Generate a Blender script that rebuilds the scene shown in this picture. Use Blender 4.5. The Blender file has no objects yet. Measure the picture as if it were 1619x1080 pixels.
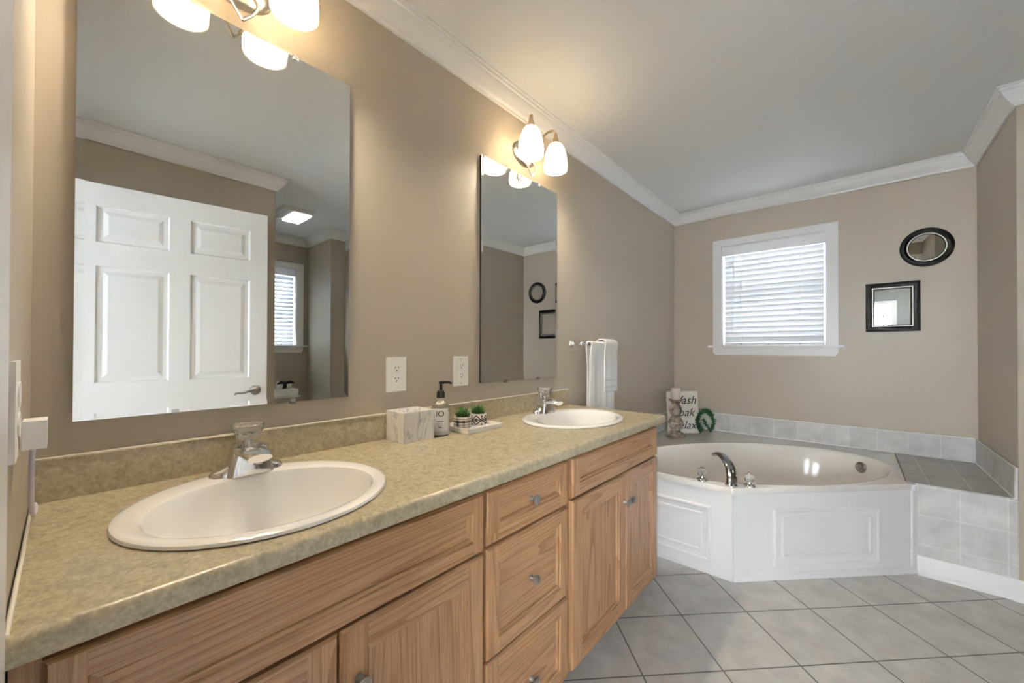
import bpy, bmesh, math, random
from mathutils import Vector, Matrix
random.seed(7)
PI = math.pi
S = bpy.context.scene
COL = S.collection

# ------------------------------------------------------------------ camera, world, light, exposure
def make_camera():
    f, yaw, pitch, roll = 620.031, math.radians(41.1612), math.radians(.4398), math.radians(.1599)
    fw = Vector((-math.sin(yaw)*math.cos(pitch), math.cos(yaw)*math.cos(pitch), math.sin(pitch)))
    r = Vector((math.cos(yaw), math.sin(yaw), 0))
    u = r.cross(fw)
    r2 = r*math.cos(roll) + u*math.sin(roll)
    u2 = -r*math.sin(roll) + u*math.cos(roll)
    cd = bpy.data.cameras.new('camera')
    cd.sensor_fit = 'HORIZONTAL'; cd.sensor_width = 36
    cd.lens = f/1619*36
    cd.shift_y = 8.085/1619
    cd.clip_start = .01
    co = bpy.data.objects.new('camera', cd)
    m = Matrix((r2, u2, -fw)).transposed().to_4x4()
    m.translation = Vector((1.2812, .0438, 1.1817))
    co.matrix_world = m
    COL.objects.link(co)
    S.camera = co
make_camera()

w = bpy.data.worlds.new('sky'); S.world = w; w.use_nodes = True
bg = w.node_tree.nodes['Background']
bg.inputs[0].default_value = (.80, .90, 1, 1); bg.inputs[1].default_value = 0.6

def area(name, loc, rot, sx, sy, power, col):
    l = bpy.data.lights.new(name, 'AREA'); l.shape = 'RECTANGLE'
    l.size, l.size_y, l.energy, l.color = sx, sy, power, col
    o = bpy.data.objects.new(name, l); o.location = loc; o.rotation_euler = rot
    COL.objects.link(o); return o
# daylight outside the windows (bedroom with its added second opening, alcove, tub wall)
area('daylight_bedroom', (2.0, -3.95, 1.55), (PI/2, 0, 0), 4.2, 1.9, 430, (.92, .965, 1))
area('daylight_alcove', (3.95, 1.48, 1.7), (PI/2, 0, PI/2), 1.0, 1.2, 21, (.80, .91, 1))
area('daylight_tub', (.77, 4.25, 1.7), (PI/2, 0, PI), 1.1, 1.2, 9, (.86, .93, 1))
BULB = 145.0

S.view_settings.view_transform = 'Standard'
S.view_settings.look = 'None'
S.view_settings.gamma = 1
S.view_settings.use_curve_mapping = False
S.view_settings.exposure = 2.14
S.cycles.max_bounces = 10
S.cycles.diffuse_bounces = 6
S.cycles.glossy_bounces = 6
S.cycles.transmission_bounces = 8
S.cycles.transparent_max_bounces = 8
S.cycles.use_denoising = True
S.cycles.sample_clamp_indirect = 6
S.cycles.caustics_reflective = False

# ------------------------------------------------------------------ materials
def new_mat(name):
    m = bpy.data.materials.new(name); m.use_nodes = True
    nt = m.node_tree
    return m, nt, nt.nodes['Principled BSDF']
def c4(c): return (c[0], c[1], c[2], 1)
def plain(name, col, rough=.5, metal=0, spec=.5, trans=0, ior=1.45, emit=0, ecol=None, coat=0, noise=0, nscale=8):
    m, nt, p = new_mat(name)
    p.inputs['Base Color'].default_value = c4(col); p.inputs['Roughness'].default_value = rough
    p.inputs['Metallic'].default_value = metal; p.inputs['Specular IOR Level'].default_value = spec
    p.inputs['Transmission Weight'].default_value = trans; p.inputs['IOR'].default_value = ior
    p.inputs['Coat Weight'].default_value = coat; p.inputs['Coat Roughness'].default_value = .1
    if emit:
        p.inputs['Emission Strength'].default_value = emit; p.inputs['Emission Color'].default_value = c4(ecol or col)
    if noise:
        n = nt.nodes.new('ShaderNodeTexNoise'); n.inputs['Scale'].default_value = nscale; n.inputs['Detail'].default_value = 4
        tc = nt.nodes.new('ShaderNodeTexCoord'); nt.links.new(tc.outputs['Object'], n.inputs['Vector'])
        r = nt.nodes.new('ShaderNodeValToRGB')
        r.color_ramp.elements[0].position = .3; r.color_ramp.elements[1].position = .7
        r.color_ramp.elements[0].color = c4([x*(1-noise) for x in col]); r.color_ramp.elements[1].color = c4([min(1, x*(1+noise)) for x in col])
        nt.links.new(n.outputs['Fac'], r.inputs['Fac']); nt.links.new(r.outputs['Color'], p.inputs['Base Color'])
    return m
def bump(m, scale, strength, dist=.002, detail=3):
    nt = m.node_tree; p = nt.nodes['Principled BSDF']
    tc = nt.nodes.new('ShaderNodeTexCoord'); n = nt.nodes.new('ShaderNodeTexNoise')
    n.inputs['Scale'].default_value = scale; n.inputs['Detail'].default_value = detail
    b = nt.nodes.new('ShaderNodeBump'); b.inputs['Strength'].default_value = strength; b.inputs['Distance'].default_value = dist
    nt.links.new(tc.outputs['Object'], n.inputs['Vector']); nt.links.new(n.outputs['Fac'], b.inputs['Height'])
    nt.links.new(b.outputs['Normal'], p.inputs['Normal']); return m

M = {}
M['paint'] = bump(plain('beige_wall_paint', (.432, .380, .306), .36, spec=.4), 220, .06)
M['ceiling'] = bump(plain('ceiling_paint', (.81, .83, .845), .8, spec=.2), 160, .05)
M['trim'] = plain('white_trim_paint', (.81, .81, .81), .3, spec=.45)
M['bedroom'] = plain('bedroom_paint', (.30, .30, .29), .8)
M['carpet'] = plain('bedroom_carpet', (.40, .37, .33), .95, noise=.15, nscale=60)
M['white'] = plain('white_porcelain', (.80, .79, .765), .08, spec=.6, coat=.5)
M['tub'] = plain('tub_acrylic', (.76, .735, .70), .13, spec=.5, coat=.3)
M['plastic'] = plain('white_plastic', (.80, .79, .77), .35)
M['slot'] = plain('dark_slot', (.05, .045, .04), .6)
M['chrome'] = plain('chrome', (.78, .78, .78), .09, metal=1)
M['darkchrome'] = plain('dark_chrome', (.42, .42, .42), .12, metal=1)
M['nickel'] = plain('brushed_nickel', (.44, .42, .39), .28, metal=1)
M['bronze'] = plain('warm_nickel', (.50, .40, .28), .3, metal=1)
M['crystal'] = plain('crystal_acrylic', (.98, .98, .97), .03, trans=.9, ior=1.42)
M['glass'] = plain('window_glass', (.95, .97, 1), .0, trans=1, ior=1.0)
M['bottle'] = plain('clear_plastic', (.93, .94, .94), .08, trans=.95, ior=1.06)
M['mirror'] = plain('mirror_glass', (.86, .88, .87), .0, metal=1)
M['mirrorback'] = plain('mirror_backing', (.03, .03, .03), .5)
M['black'] = plain('black_plastic', (.012, .010, .010), .3)
M['blackwood'] = plain('distressed_black_frame', (.010, .009, .009), .32, noise=.9, nscale=70)
M['silver'] = plain('silver_bead', (.45, .42, .38), .35, metal=.8)
M['towel'] = bump(plain('white_terry', (.88, .87, .85), .95, spec=.1), 420, .5, .003)
M['caulk'] = plain('caulk', (.75, .72, .64), .5)
M['bulb'] = plain('glowing_bulb', (1, .9, .75), .4, emit=BULB, ecol=(1, .86, .68))
M['lens'] = plain('lit_lens', (1, 1, 1), .4, emit=1.6, ecol=(.95, .98, 1))
M['leaf'] = plain('succulent_leaf', (.06, .17, .035), .45, noise=.5, nscale=60)
M['leafdark'] = plain('wreath_leaf', (.012, .075, .030), .5, noise=.5, nscale=80)
M['soil'] = plain('soil', (.05, .035, .025), .9)
M['candle'] = plain('candle_wax', (.50, .44, .38), .5)
M['distress'] = plain('distressed_turned_wood', (.20, .165, .135), .7, noise=.85, nscale=38)
M['signwhite'] = plain('whitewashed_board', (.66, .62, .56), .6, noise=.08, nscale=14)
M['ink'] = plain('black_ink', (.02, .018, .018), .6)
M['browndeep'] = plain('dark_brown_ink', (.035, .022, .02), .5)
M['cable'] = plain('pale_cable', (.62, .57, .66), .5)
M['marble'], nt, p = new_mat('white_marble')
def marble():
    nt_, p_ = M['marble'].node_tree, M['marble'].node_tree.nodes['Principled BSDF']
    tc = nt_.nodes.new('ShaderNodeTexCoord'); mp = nt_.nodes.new('ShaderNodeMapping'); mp.inputs['Scale'].default_value = (10, 10, 3.0)
    mp.inputs['Rotation'].default_value = (.25, .1, .3)
    n = nt_.nodes.new('ShaderNodeTexNoise'); n.inputs['Scale'].default_value = 2.6; n.inputs['Detail'].default_value = 5; n.inputs['Distortion'].default_value = .8
    r = nt_.nodes.new('ShaderNodeValToRGB'); e = r.color_ramp.elements
    e[0].position = .0; e[0].color = (.80, .78, .76, 1); e[1].position = 1; e[1].color = (.80, .78, .76, 1)
    a = e.new(.465); a.color = (.78, .765, .74, 1); b = e.new(.495); b.color = (.47, .48, .46, 1); c = e.new(.53); c.color = (.78, .765, .74, 1)
    nt_.links.new(tc.outputs['Object'], mp.inputs['Vector']); nt_.links.new(mp.outputs['Vector'], n.inputs['Vector'])
    nt_.links.new(n.outputs['Fac'], r.inputs['Fac']); nt_.links.new(r.outputs['Color'], p_.inputs['Base Color'])
    p_.inputs['Roughness'].default_value = .3
marble()
def shade_mat():
    m = bpy.data.materials.new('frosted_shade_glass'); m.use_nodes = True; nt = m.node_tree; nt.nodes.clear()
    o = nt.nodes.new('ShaderNodeOutputMaterial'); tr = nt.nodes.new('ShaderNodeBsdfTranslucent'); df = nt.nodes.new('ShaderNodeBsdfPrincipled')
    tr.inputs['Color'].default_value = (.93, .89, .80, 1); df.inputs['Base Color'].default_value = (.90, .86, .78, 1); df.inputs['Roughness'].default_value = .3
    mx = nt.nodes.new('ShaderNodeMixShader'); mx.inputs[0].default_value = .36
    nt.links.new(tr.outputs[0], mx.inputs[1]); nt.links.new(df.outputs[0], mx.inputs[2]); nt.links.new(mx.outputs[0], o.inputs['Surface'])
    return m
M['shade'] = shade_mat()
def slat_mat():
    m = bpy.data.materials.new('white_blind_vinyl'); m.use_nodes = True; nt = m.node_tree; nt.nodes.clear()
    o = nt.nodes.new('ShaderNodeOutputMaterial'); tr = nt.nodes.new('ShaderNodeBsdfTranslucent'); df = nt.nodes.new('ShaderNodeBsdfPrincipled')
    tr.inputs['Color'].default_value = (.85, .87, .9, 1); df.inputs['Base Color'].default_value = (.80, .80, .80, 1); df.inputs['Roughness'].default_value = .4
    mx = nt.nodes.new('ShaderNodeMixShader'); mx.inputs[0].default_value = .86
    nt.links.new(tr.outputs[0], mx.inputs[1]); nt.links.new(df.outputs[0], mx.inputs[2]); nt.links.new(mx.outputs[0], o.inputs['Surface'])
    return m
M['slat'] = slat_mat()

def tile_mat(name, size, col, grout, mortar, rot=(0, 0, 0), loc=(0, 0, 0), axes='XY', rough=.4, vary=.06):
    m, nt, p = new_mat(name)
    tc = nt.nodes.new('ShaderNodeTexCoord')
    sep = nt.nodes.new('ShaderNodeSeparateXYZ'); com = nt.nodes.new('ShaderNodeCombineXYZ')
    nt.links.new(tc.outputs['Object'], sep.inputs[0])
    nt.links.new(sep.outputs[axes[0]], com.inputs[0]); nt.links.new(sep.outputs[axes[1]], com.inputs[1])
    mp = nt.nodes.new('ShaderNodeMapping'); mp.vector_type = 'TEXTURE'
    mp.inputs['Rotation'].default_value = rot; mp.inputs['Location'].default_value = loc
    nt.links.new(com.outputs[0], mp.inputs['Vector'])
    b = nt.nodes.new('ShaderNodeTexBrick'); b.offset = 0; b.squash = 1
    b.inputs['Scale'].default_value = 1; b.inputs['Brick Width'].default_value = size; b.inputs['Row Height'].default_value = size
    b.inputs['Mortar Size'].default_value = mortar; b.inputs['Mortar Smooth'].default_value = .1; b.inputs['Bias'].default_value = 0
    b.inputs['Color1'].default_value = c4([x*(1-vary) for x in col]); b.inputs['Color2'].default_value = c4([x*(1+vary) for x in col])
    b.inputs['Mortar'].default_value = c4(grout)
    nt.links.new(mp.outputs['Vector'], b.inputs['Vector'])
    n = nt.nodes.new('ShaderNodeTexNoise'); n.inputs['Scale'].default_value = 9; n.inputs['Detail'].default_value = 6; n.inputs['Roughness'].default_value = .62
    nt.links.new(tc.outputs['Object'], n.inputs['Vector'])
    r = nt.nodes.new('ShaderNodeValToRGB'); r.color_ramp.elements[0].position = .32; r.color_ramp.elements[1].position = .68
    r.color_ramp.elements[0].color = (.84, .84, .84, 1); r.color_ramp.elements[1].color = (1.12, 1.12, 1.12, 1)
    nt.links.new(n.outputs['Fac'], r.inputs['Fac'])
    mx = nt.nodes.new('ShaderNodeMix'); mx.data_type = 'RGBA'; mx.blend_type = 'MULTIPLY'; mx.inputs[0].default_value = 1
    nt.links.new(b.outputs['Color'], mx.inputs[6]); nt.links.new(r.outputs['Color'], mx.inputs[7])
    nt.links.new(mx.outputs[2], p.inputs['Base Color'])
    inv = nt.nodes.new('ShaderNodeMath'); inv.operation = 'SUBTRACT'; inv.inputs[0].default_value = 1; nt.links.new(b.outputs['Fac'], inv.inputs[1])
    bp = nt.nodes.new('ShaderNodeBump'); bp.inputs['Strength'].default_value = .5; bp.inputs['Distance'].default_value = .002
    nt.links.new(inv.outputs[0], bp.inputs['Height']); nt.links.new(bp.outputs['Normal'], p.inputs['Normal'])
    p.inputs['Roughness'].default_value = rough
    return m
M['floor'] = tile_mat('grey_floor_tile', .3044, (.475, .465, .445), (.13, .12, .11), .0032, (0, 0, math.radians(45.5034)), (.699, 1.436, 0), vary=.03)
TC, TG = (.56, .555, .545), (.66, .655, .64)
M['tile_xz'] = tile_mat('grey_wall_tile_front', .1525, TC, TG, .0028, loc=(1.669, .160, 0), axes='XZ')
M['tile_band'] = tile_mat('grey_wall_tile_band', .1525, TC, TG, .0022, loc=(1.55, .477, 0), axes='XZ')
M['tile_yz'] = tile_mat('grey_wall_tile_side', .1525, TC, TG, .0022, loc=(3.164, .477, 0), axes='YZ')
M['tile_xy'] = tile_mat('grey_ledge_tile', .1525, (.36, .345, .32), (.56, .545, .52), .0022, loc=(1.562, 3.062, 0), axes='XY', rough=.3)

def laminate():
    m, nt, p = new_mat('mottled_laminate')
    tc = nt.nodes.new('ShaderNodeTexCoord')
    def noise(sc, det, ro=.6, dist=0):
        n = nt.nodes.new('ShaderNodeTexNoise'); n.inputs['Scale'].default_value = sc; n.inputs['Detail'].default_value = det
        n.inputs['Roughness'].default_value = ro; n.inputs['Distortion'].default_value = dist
        nt.links.new(tc.outputs['Object'], n.inputs['Vector']); return n
    a = noise(48, 6, .68, .5); b = noise(150, 4, .7); c = noise(7, 3)
    r = nt.nodes.new('ShaderNodeValToRGB'); e = r.color_ramp.elements
    e[0].position = .28; e[0].color = (.285, .255, .175, 1); e[1].position = .76; e[1].color = (.485, .415, .285, 1)
    k = e.new(.50); k.color = (.415, .355, .24, 1); k = e.new(.40); k.color = (.355, .312, .212, 1)
    nt.links.new(a.outputs['Fac'], r.inputs['Fac'])
    r2 = nt.nodes.new('ShaderNodeValToRGB'); r2.color_ramp.elements[0].position = .35; r2.color_ramp.elements[1].position = .65
    r2.color_ramp.elements[0].color = (.82, .82, .82, 1); r2.color_ramp.elements[1].color = (1.12, 1.12, 1.12, 1)
    nt.links.new(b.outputs['Fac'], r2.inputs['Fac'])
    mx = nt.nodes.new('ShaderNodeMix'); mx.data_type = 'RGBA'; mx.blend_type = 'MULTIPLY'; mx.inputs[0].default_value = 1
    nt.links.new(r.outputs['Color'], mx.inputs[6]); nt.links.new(r2.outputs['Color'], mx.inputs[7])
    nt.links.new(mx.outputs[2], p.inputs['Base Color'])
    p.inputs['Roughness'].default_value = .27; p.inputs['Specular IOR Level'].default_value = .5
    return m
M['lam'] = laminate()

def oak(name, axis):
    m, nt, p = new_mat(name)
    tc = nt.nodes.new('ShaderNodeTexCoord'); mp = nt.nodes.new('ShaderNodeMapping')
    oi = nt.nodes.new('ShaderNodeObjectInfo')
    sc = {'Z': (30, 30, 1.6), 'Y': (30, 1.6, 30)}[axis]
    mp.inputs['Scale'].default_value = sc
    add = nt.nodes.new('ShaderNodeVectorMath'); add.operation = 'ADD'
    ml = nt.nodes.new('ShaderNodeVectorMath'); ml.operation = 'SCALE'; ml.inputs['Scale'].default_value = 9
    cb = nt.nodes.new('ShaderNodeCombineXYZ')
    for i in range(3): nt.links.new(oi.outputs['Random'], cb.inputs[i])
    nt.links.new(cb.outputs[0], ml.inputs[0]); nt.links.new(ml.outputs[0], add.inputs[1])
    nt.links.new(tc.outputs['Object'], mp.inputs['Vector']); nt.links.new(mp.outputs['Vector'], add.inputs[0])
    # cathedral rings: contour bands of a stretched noise field
    n1 = nt.nodes.new('ShaderNodeTexNoise'); n1.inputs['Scale'].default_value = .22; n1.inputs['Detail'].default_value = 1.5
    nt.links.new(add.outputs[0], n1.inputs['Vector'])
    mul = nt.nodes.new('ShaderNodeMath'); mul.operation = 'MULTIPLY'; mul.inputs[1].default_value = 26
    fr = nt.nodes.new('ShaderNodeMath'); fr.operation = 'FRACT'
    nt.links.new(n1.outputs['Fac'], mul.inputs[0]); nt.links.new(mul.outputs[0], fr.inputs[0])
    r1 = nt.nodes.new('ShaderNodeValToRGB'); e = r1.color_ramp.elements
    e[0].position = 0; e[0].color = (.350, .198, .098, 1); e[1].position = 1; e[1].color = (.265, .138, .062, 1)
    k = e.new(.6); k.color = (.335, .187, .091, 1); k = e.new(.90); k.color = (.270, .142, .064, 1)
    nt.links.new(fr.outputs[0], r1.inputs['Fac'])
    n2 = nt.nodes.new('ShaderNodeTexNoise'); n2.inputs['Scale'].default_value = 11; n2.inputs['Detail'].default_value = 4; n2.inputs['Roughness'].default_value = .7
    mp2 = nt.nodes.new('ShaderNodeMapping'); mp2.inputs['Scale'].default_value = [1 if s > 10 else .35 for s in sc]
    nt.links.new(add.outputs[0], mp2.inputs['Vector']); nt.links.new(mp2.outputs['Vector'], n2.inputs['Vector'])
    r2 = nt.nodes.new('ShaderNodeValToRGB'); r2.color_ramp.elements[0].position = .3; r2.color_ramp.elements[1].position = .62
    r2.color_ramp.elements[0].color = (.72, .69, .66, 1); r2.color_ramp.elements[1].color = (1.08, 1.08, 1.08, 1)
    nt.links.new(n2.outputs['Fac'], r2.inputs['Fac'])
    mx = nt.nodes.new('ShaderNodeMix'); mx.data_type = 'RGBA'; mx.blend_type = 'MULTIPLY'; mx.inputs[0].default_value = 1
    nt.links.new(r1.outputs['Color'], mx.inputs[6]); nt.links.new(r2.outputs['Color'], mx.inputs[7])
    nt.links.new(mx.outputs[2], p.inputs['Base Color'])
    p.inputs['Roughness'].default_value = .27; p.inputs['Specular IOR Level'].default_value = .5
    return m
M['oakV'] = oak('oak_upright_grain', 'Z')
M['oakH'] = oak('oak_level_grain', 'Y')

# ------------------------------------------------------------------ mesh helpers
def NB(): return bmesh.new()
def box(bm, x0, x1, y0, y1, z0, z1, mi=0):
    v = [bm.verts.new(p) for p in ((x0,y0,z0),(x1,y0,z0),(x1,y1,z0),(x0,y1,z0),(x0,y0,z1),(x1,y0,z1),(x1,y1,z1),(x0,y1,z1))]
    fs = [bm.faces.new([v[i] for i in q]) for q in ((0,3,2,1),(4,5,6,7),(0,1,5,4),(1,2,6,5),(2,3,7,6),(3,0,4,7))]
    for f in fs: f.material_index = mi
    return fs
def bevel(bm, w, seg=2, ang=30):
    es = [e for e in bm.edges if len(e.link_faces) == 2 and e.calc_face_angle(0) > math.radians(ang)]
    bmesh.ops.bevel(bm, geom=es, offset=w, segments=seg, affect='EDGES', profile=.5, clamp_overlap=True)
    return bm
def bbox(x0, x1, y0, y1, z0, z1, w=.003, seg=2):
    bm = NB(); box(bm, x0, x1, y0, y1, z0, z1); bevel(bm, w, seg); return bm
def prism(bm, pts, f, close=True):
    """pts: 2D outline; f(pt, end) -> 3D for end 0/1"""
    a = [bm.verts.new(f(p, 0)) for p in pts]; b = [bm.verts.new(f(p, 1)) for p in pts]
    n = len(pts)
    for i in range(n if close else n-1):
        j = (i+1) % n; bm.faces.new((a[i], a[j], b[j], b[i]))
    if close:
        bm.faces.new(a[::-1]); bm.faces.new(b)
    return a, b
def frame_from(axis):
    z = Vector(axis).normalized()
    x = z.orthogonal().normalized(); return x, z.cross(x), z
def lathe(bm, prof, n=32, origin=(0,0,0), axis=(0,0,1), caps=True, sx=1, sy=1, mi=0):
    X, Y, Z = frame_from(axis); O = Vector(origin)
    if tuple(axis) == (0,0,1): X, Y = Vector((1,0,0)), Vector((0,1,0))
    rings = []
    for r, h in prof:
        rings.append([bm.verts.new(O + X*(r*sx*math.cos(2*PI*k/n)) + Y*(r*sy*math.sin(2*PI*k/n)) + Z*h) for k in range(n)] if r > 1e-6 else [bm.verts.new(O + Z*h)])
    for a, b in zip(rings, rings[1:]):
        for k in range(n):
            j = (k+1) % n
            if len(a) == 1 and len(b) == 1: continue
            if len(a) == 1: f = bm.faces.new((a[0], b[j], b[k]))
            elif len(b) == 1: f = bm.faces.new((a[k], a[j], b[0]))
            else: f = bm.faces.new((a[k], a[j], b[j], b[k]))
            f.material_index = mi
    if caps:
        for r, rev in ((rings[0], True), (rings[-1], False)):
            if len(r) > 2:
                f = bm.faces.new(r[::-1] if rev else r); f.material_index = mi
    return bm
def catmull(pts, k=6):
    P = [Vector(p) for p in pts]; out = []
    for i in range(len(P)-1):
        p0, p1, p2, p3 = P[max(i-1, 0)], P[i], P[i+1], P[min(i+2, len(P)-1)]
        for s in range(k):
            t = s/k
            out.append(.5*((2*p1)+(p2-p0)*t+(2*p0-5*p1+4*p2-p3)*t*t+(3*p1-p0-3*p2+p3)*t**3))
    out.append(P[-1]); return out
def tube(bm, pts, r, n=10, smooth=0, flat=None, caps=True):
    """r: radius or list; flat: (width_factor, height_factor, up)"""
    P = catmull(pts, smooth) if smooth else [Vector(p) for p in pts]
    N = len(P)
    if isinstance(r, (int, float)): R = [r]*N
    else:
        R = []
        for i in range(N):
            t = i/(N-1)*(len(r)-1); a = min(int(t), len(r)-2); R.append(r[a]+(r[a+1]-r[a])*(t-a))
    rings = []; X = None
    for i, p in enumerate(P):
        t = (P[min(i+1, N-1)]-P[max(i-1, 0)]).normalized()
        if flat: X = flat[2] and Vector(flat[2]); X = (X - t*X.dot(t)).normalized(); Y = t.cross(X)
        else:
            X = t.orthogonal().normalized() if X is None else (X - t*X.dot(t)).normalized(); Y = t.cross(X)
        fx, fy = (flat[0], flat[1]) if flat else (1, 1)
        rings.append([bm.verts.new(p + X*(R[i]*fx*math.cos(2*PI*k/n)) + Y*(R[i]*fy*math.sin(2*PI*k/n))) for k in range(n)])
    for a, b in zip(rings, rings[1:]):
        for k in range(n): bm.faces.new((a[k], a[(k+1) % n], b[(k+1) % n], b[k]))
    if caps: bm.faces.new(rings[0][::-1]); bm.faces.new(rings[-1])
    return bm
def ball(bm, c, r, u=16, v=10, s=(1,1,1)):
    lathe(bm, [(r*math.sin(PI*i/v), -r*math.cos(PI*i/v)) for i in range(v+1)], u, c, caps=False) if s == (1,1,1) else None
    return bm
def obj(name, bm, mats, parent=None, smooth=None, tag=None):
    """links the bmesh (world coordinates) as one mesh object under its thing"""
    bmesh.ops.recalc_face_normals(bm, faces=bm.faces)
    off = Vector((0,0,0)); q = parent
    while q: off += q.location; q = q.parent
    if off.length: bmesh.ops.translate(bm, vec=-off, verts=bm.verts)
    me = bpy.data.meshes.new(name); bm.to_mesh(me); bm.free()
    for m in (mats if isinstance(mats, (list, tuple)) else [mats]): me.materials.append(m)
    if smooth is not None:
        for p in me.polygons: p.use_smooth = True
        if smooth < 179: me.set_sharp_from_angle(angle=math.radians(smooth))
    o = bpy.data.objects.new(name, me); COL.objects.link(o)
    if parent: o.parent = parent
    return o
def setp(o, label, cat, group=None):
    o['label'] = label; o['category'] = cat
    if group: o['group'] = group
    return o
def thing(name, label, cat, loc, group=None):
    o = bpy.data.objects.new(name, None); o.empty_display_size = .05; o.location = loc
    COL.objects.link(o); return setp(o, label, cat, group)
def struct(name, bm, mat, label=None, cat=None, smooth=None):
    o = obj(name, bm, mat, None, smooth); o['kind'] = 'structure'
    if label: o['label'] = label
    if cat: o['category'] = cat
    return o
def copy_tree(root, label, delta):
    c = root.copy(); COL.objects.link(c); c.location = root.location + Vector(delta); c['label'] = label
    for ch in list(root.children):
        d = ch.copy(); COL.objects.link(d); d.parent = c
        for g in ch.children:
            e = g.copy(); COL.objects.link(e); e.parent = d
    return c
def text_mesh(txt, size, mtx, depth=.0006, shear=0, align='CENTER'):
    cu = bpy.data.curves.new('lettering', 'FONT'); cu.body = txt; cu.size = size; cu.extrude = depth; cu.shear = shear
    cu.align_x = align; cu.align_y = 'CENTER'
    t = bpy.data.objects.new('lettering', cu); COL.objects.link(t)
    dg = bpy.context.evaluated_depsgraph_get()
    me = bpy.data.meshes.new_from_object(t.evaluated_get(dg))
    bpy.data.objects.remove(t); bpy.data.curves.remove(cu)
    bm = NB(); bm.from_mesh(me); bpy.data.meshes.remove(me)
    bmesh.ops.transform(bm, matrix=mtx, verts=bm.verts)
    return bm

# ------------------------------------------------------------------ the room
W, L, LS, H, ZCB = 1.864, 3.8347, 3.03, 2.44, 2.35
XO, YO = 1.97, 1.07          # wall behind the open door and its corner
XA, YA, XN = 3.50, 1.90, 2.91  # alcove window wall, alcove far wall, nook side wall
ROOM = [(0,0),(XO,0),(XO,YO),(XA,YO),(XA,YA),(XN,YA),(XN,LS),(W,LS),(W,L),(0,L)]
DX0, DX1, DZ = .97, 1.955, 2.115   # doorway
bm = NB(); box(bm, -.12, 3.7, -.06, 4.0, -.1, 0); struct('floor', bm, M['floor'], 'grey ceramic tiles laid diagonally over the bathroom floor', 'floor')
bm = NB(); box(bm, -.12, 3.7, -.06, 4.0, H, H+.1); struct('ceiling', bm, M['ceiling'], 'flat off-white painted ceiling', 'ceiling')
def wall(name, boxes, label):
    bm = NB()
    for b in boxes: box(bm, *b)
    return struct(name, bm, M['paint'], label, 'wall')
wall('wall_left', [(-.12, 0, -.12, L+.12, 0, H)], 'beige wall behind the vanity and mirrors')
WX0, WX1, WZ0, WZ1 = .400, 1.128, 1.215, 2.09
wall('wall_back', [(0, WX0, L, L+.12, 0, H), (WX1, W+.0, L, L+.12, 0, H), (WX0, WX1, L, L+.12, 0, WZ0), (WX0, WX1, L, L+.12, WZ1, H)], 'beige wall with the window above the tub')
wall('wall_right', [(W, W+.12, LS+.0, L+.12, 0, H)], 'short beige wall at the right end of the tiled ledge')
wall('wall_nook', [(W+.12, XN+.12, LS, LS+.12, 0, H)], 'beige wall beyond the right corner')
wall('wall_nook_side', [(XN, XN+.12, YA, LS, 0, H)], 'beige wall face beside the alcove')
wall('wall_alcove_far', [(XN+.12, XA+.12, YA, YA+.12, 0, H)], 'daylit wall beside the toilet alcove window')
AY0, AY1 = 1.13, 1.775
wall('wall_alcove_window', [(XA, XA+.12, YO-.12, AY0, 0, H), (XA, XA+.12, AY1, YA, 0, H), (XA, XA+.12, AY0, AY1, 0, WZ0), (XA, XA+.12, AY0, AY1, WZ1, H)], 'toilet alcove wall with the second window')
wall('wall_alcove_near', [(XO+.12, XA, YO-.12, YO, 0, H)], 'near side wall of the toilet alcove')
wall('wall_door_side', [(XO, XO+.12, 0, YO, 0, H)], 'beige wall behind the open white door')
wall('wall_front', [(0, DX0, -.12, 0, 0, H), (DX1, XO+.12, -.12, 0, 0, H), (DX0, DX1, -.12, 0, DZ, H)], 'beige wall with the doorway the camera stands in')

def miter_run(poly, i, prof):
    """moulding along edge i of the closed outline with mitred ends"""
    n = len(poly); P = [Vector((*p, 0)) for p in poly]
    a, b = P[i], P[(i+1) % n]; d = (b-a).normalized(); nin = Vector((-d.y, d.x, 0))
    dp = (a-P[i-1]).normalized(); dn = (P[(i+2) % n]-b).normalized()
    def mit(p, d1, d2):
        n1, n2 = Vector((-d1.y, d1.x, 0)), Vector((-d2.y, d2.x, 0)); m = n1+n2
        return m/(m.dot(n1)) if m.length > 1e-6 else n1
    ma, mb = mit(a, dp, d), mit(b, d, dn)
    bm = NB()
    prism(bm, prof, lambda p, e: (b+mb*p[0] if e else a+ma*p[0]) + Vector((0, 0, p[1])))
    return bm
CROWN = [(.0005,2.35),(.011,2.35),(.013,2.360),(.020,2.364),(.024,2.372),(.040,2.388),(.052,2.406),(.055,2.416),(.062,2.420),(.064,2.430),(.072,2.432),(.072,2.4395),(.0005,2.4395)]
cl = ['above the door side of the front wall','above the wall behind the open door','on the near side of the alcove','above the alcove window','on the far side of the alcove','along the nook side wall','over the nook wall','on the short right wall','above the tub window wall','above the vanity mirrors']
k = 0
for i in range(10):
    struct('trim_%d' % (i+1), miter_run(ROOM, i, CROWN), M['trim'], 'white crown moulding ' + cl[i], 'crown moulding', 40)
BASE = [(.0005,0),(.022,0),(.022,.014),(.014,.022),(.014,.085),(.008,.098),(.0005,.098)]
for j, i in enumerate((1, 2, 3, 4, 5, 6)):
    struct('baseboard_%s' % ['door_side','alcove_near','alcove_window','alcove_far','nook_side','nook'][j], miter_run(ROOM, i, BASE), M['trim'], 'white baseboard ' + ['behind the open door','on the near side of the alcove','under the alcove window','on the far side of the alcove','along the nook side wall','along the nook wall'][j], 'baseboard', 40)

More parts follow.
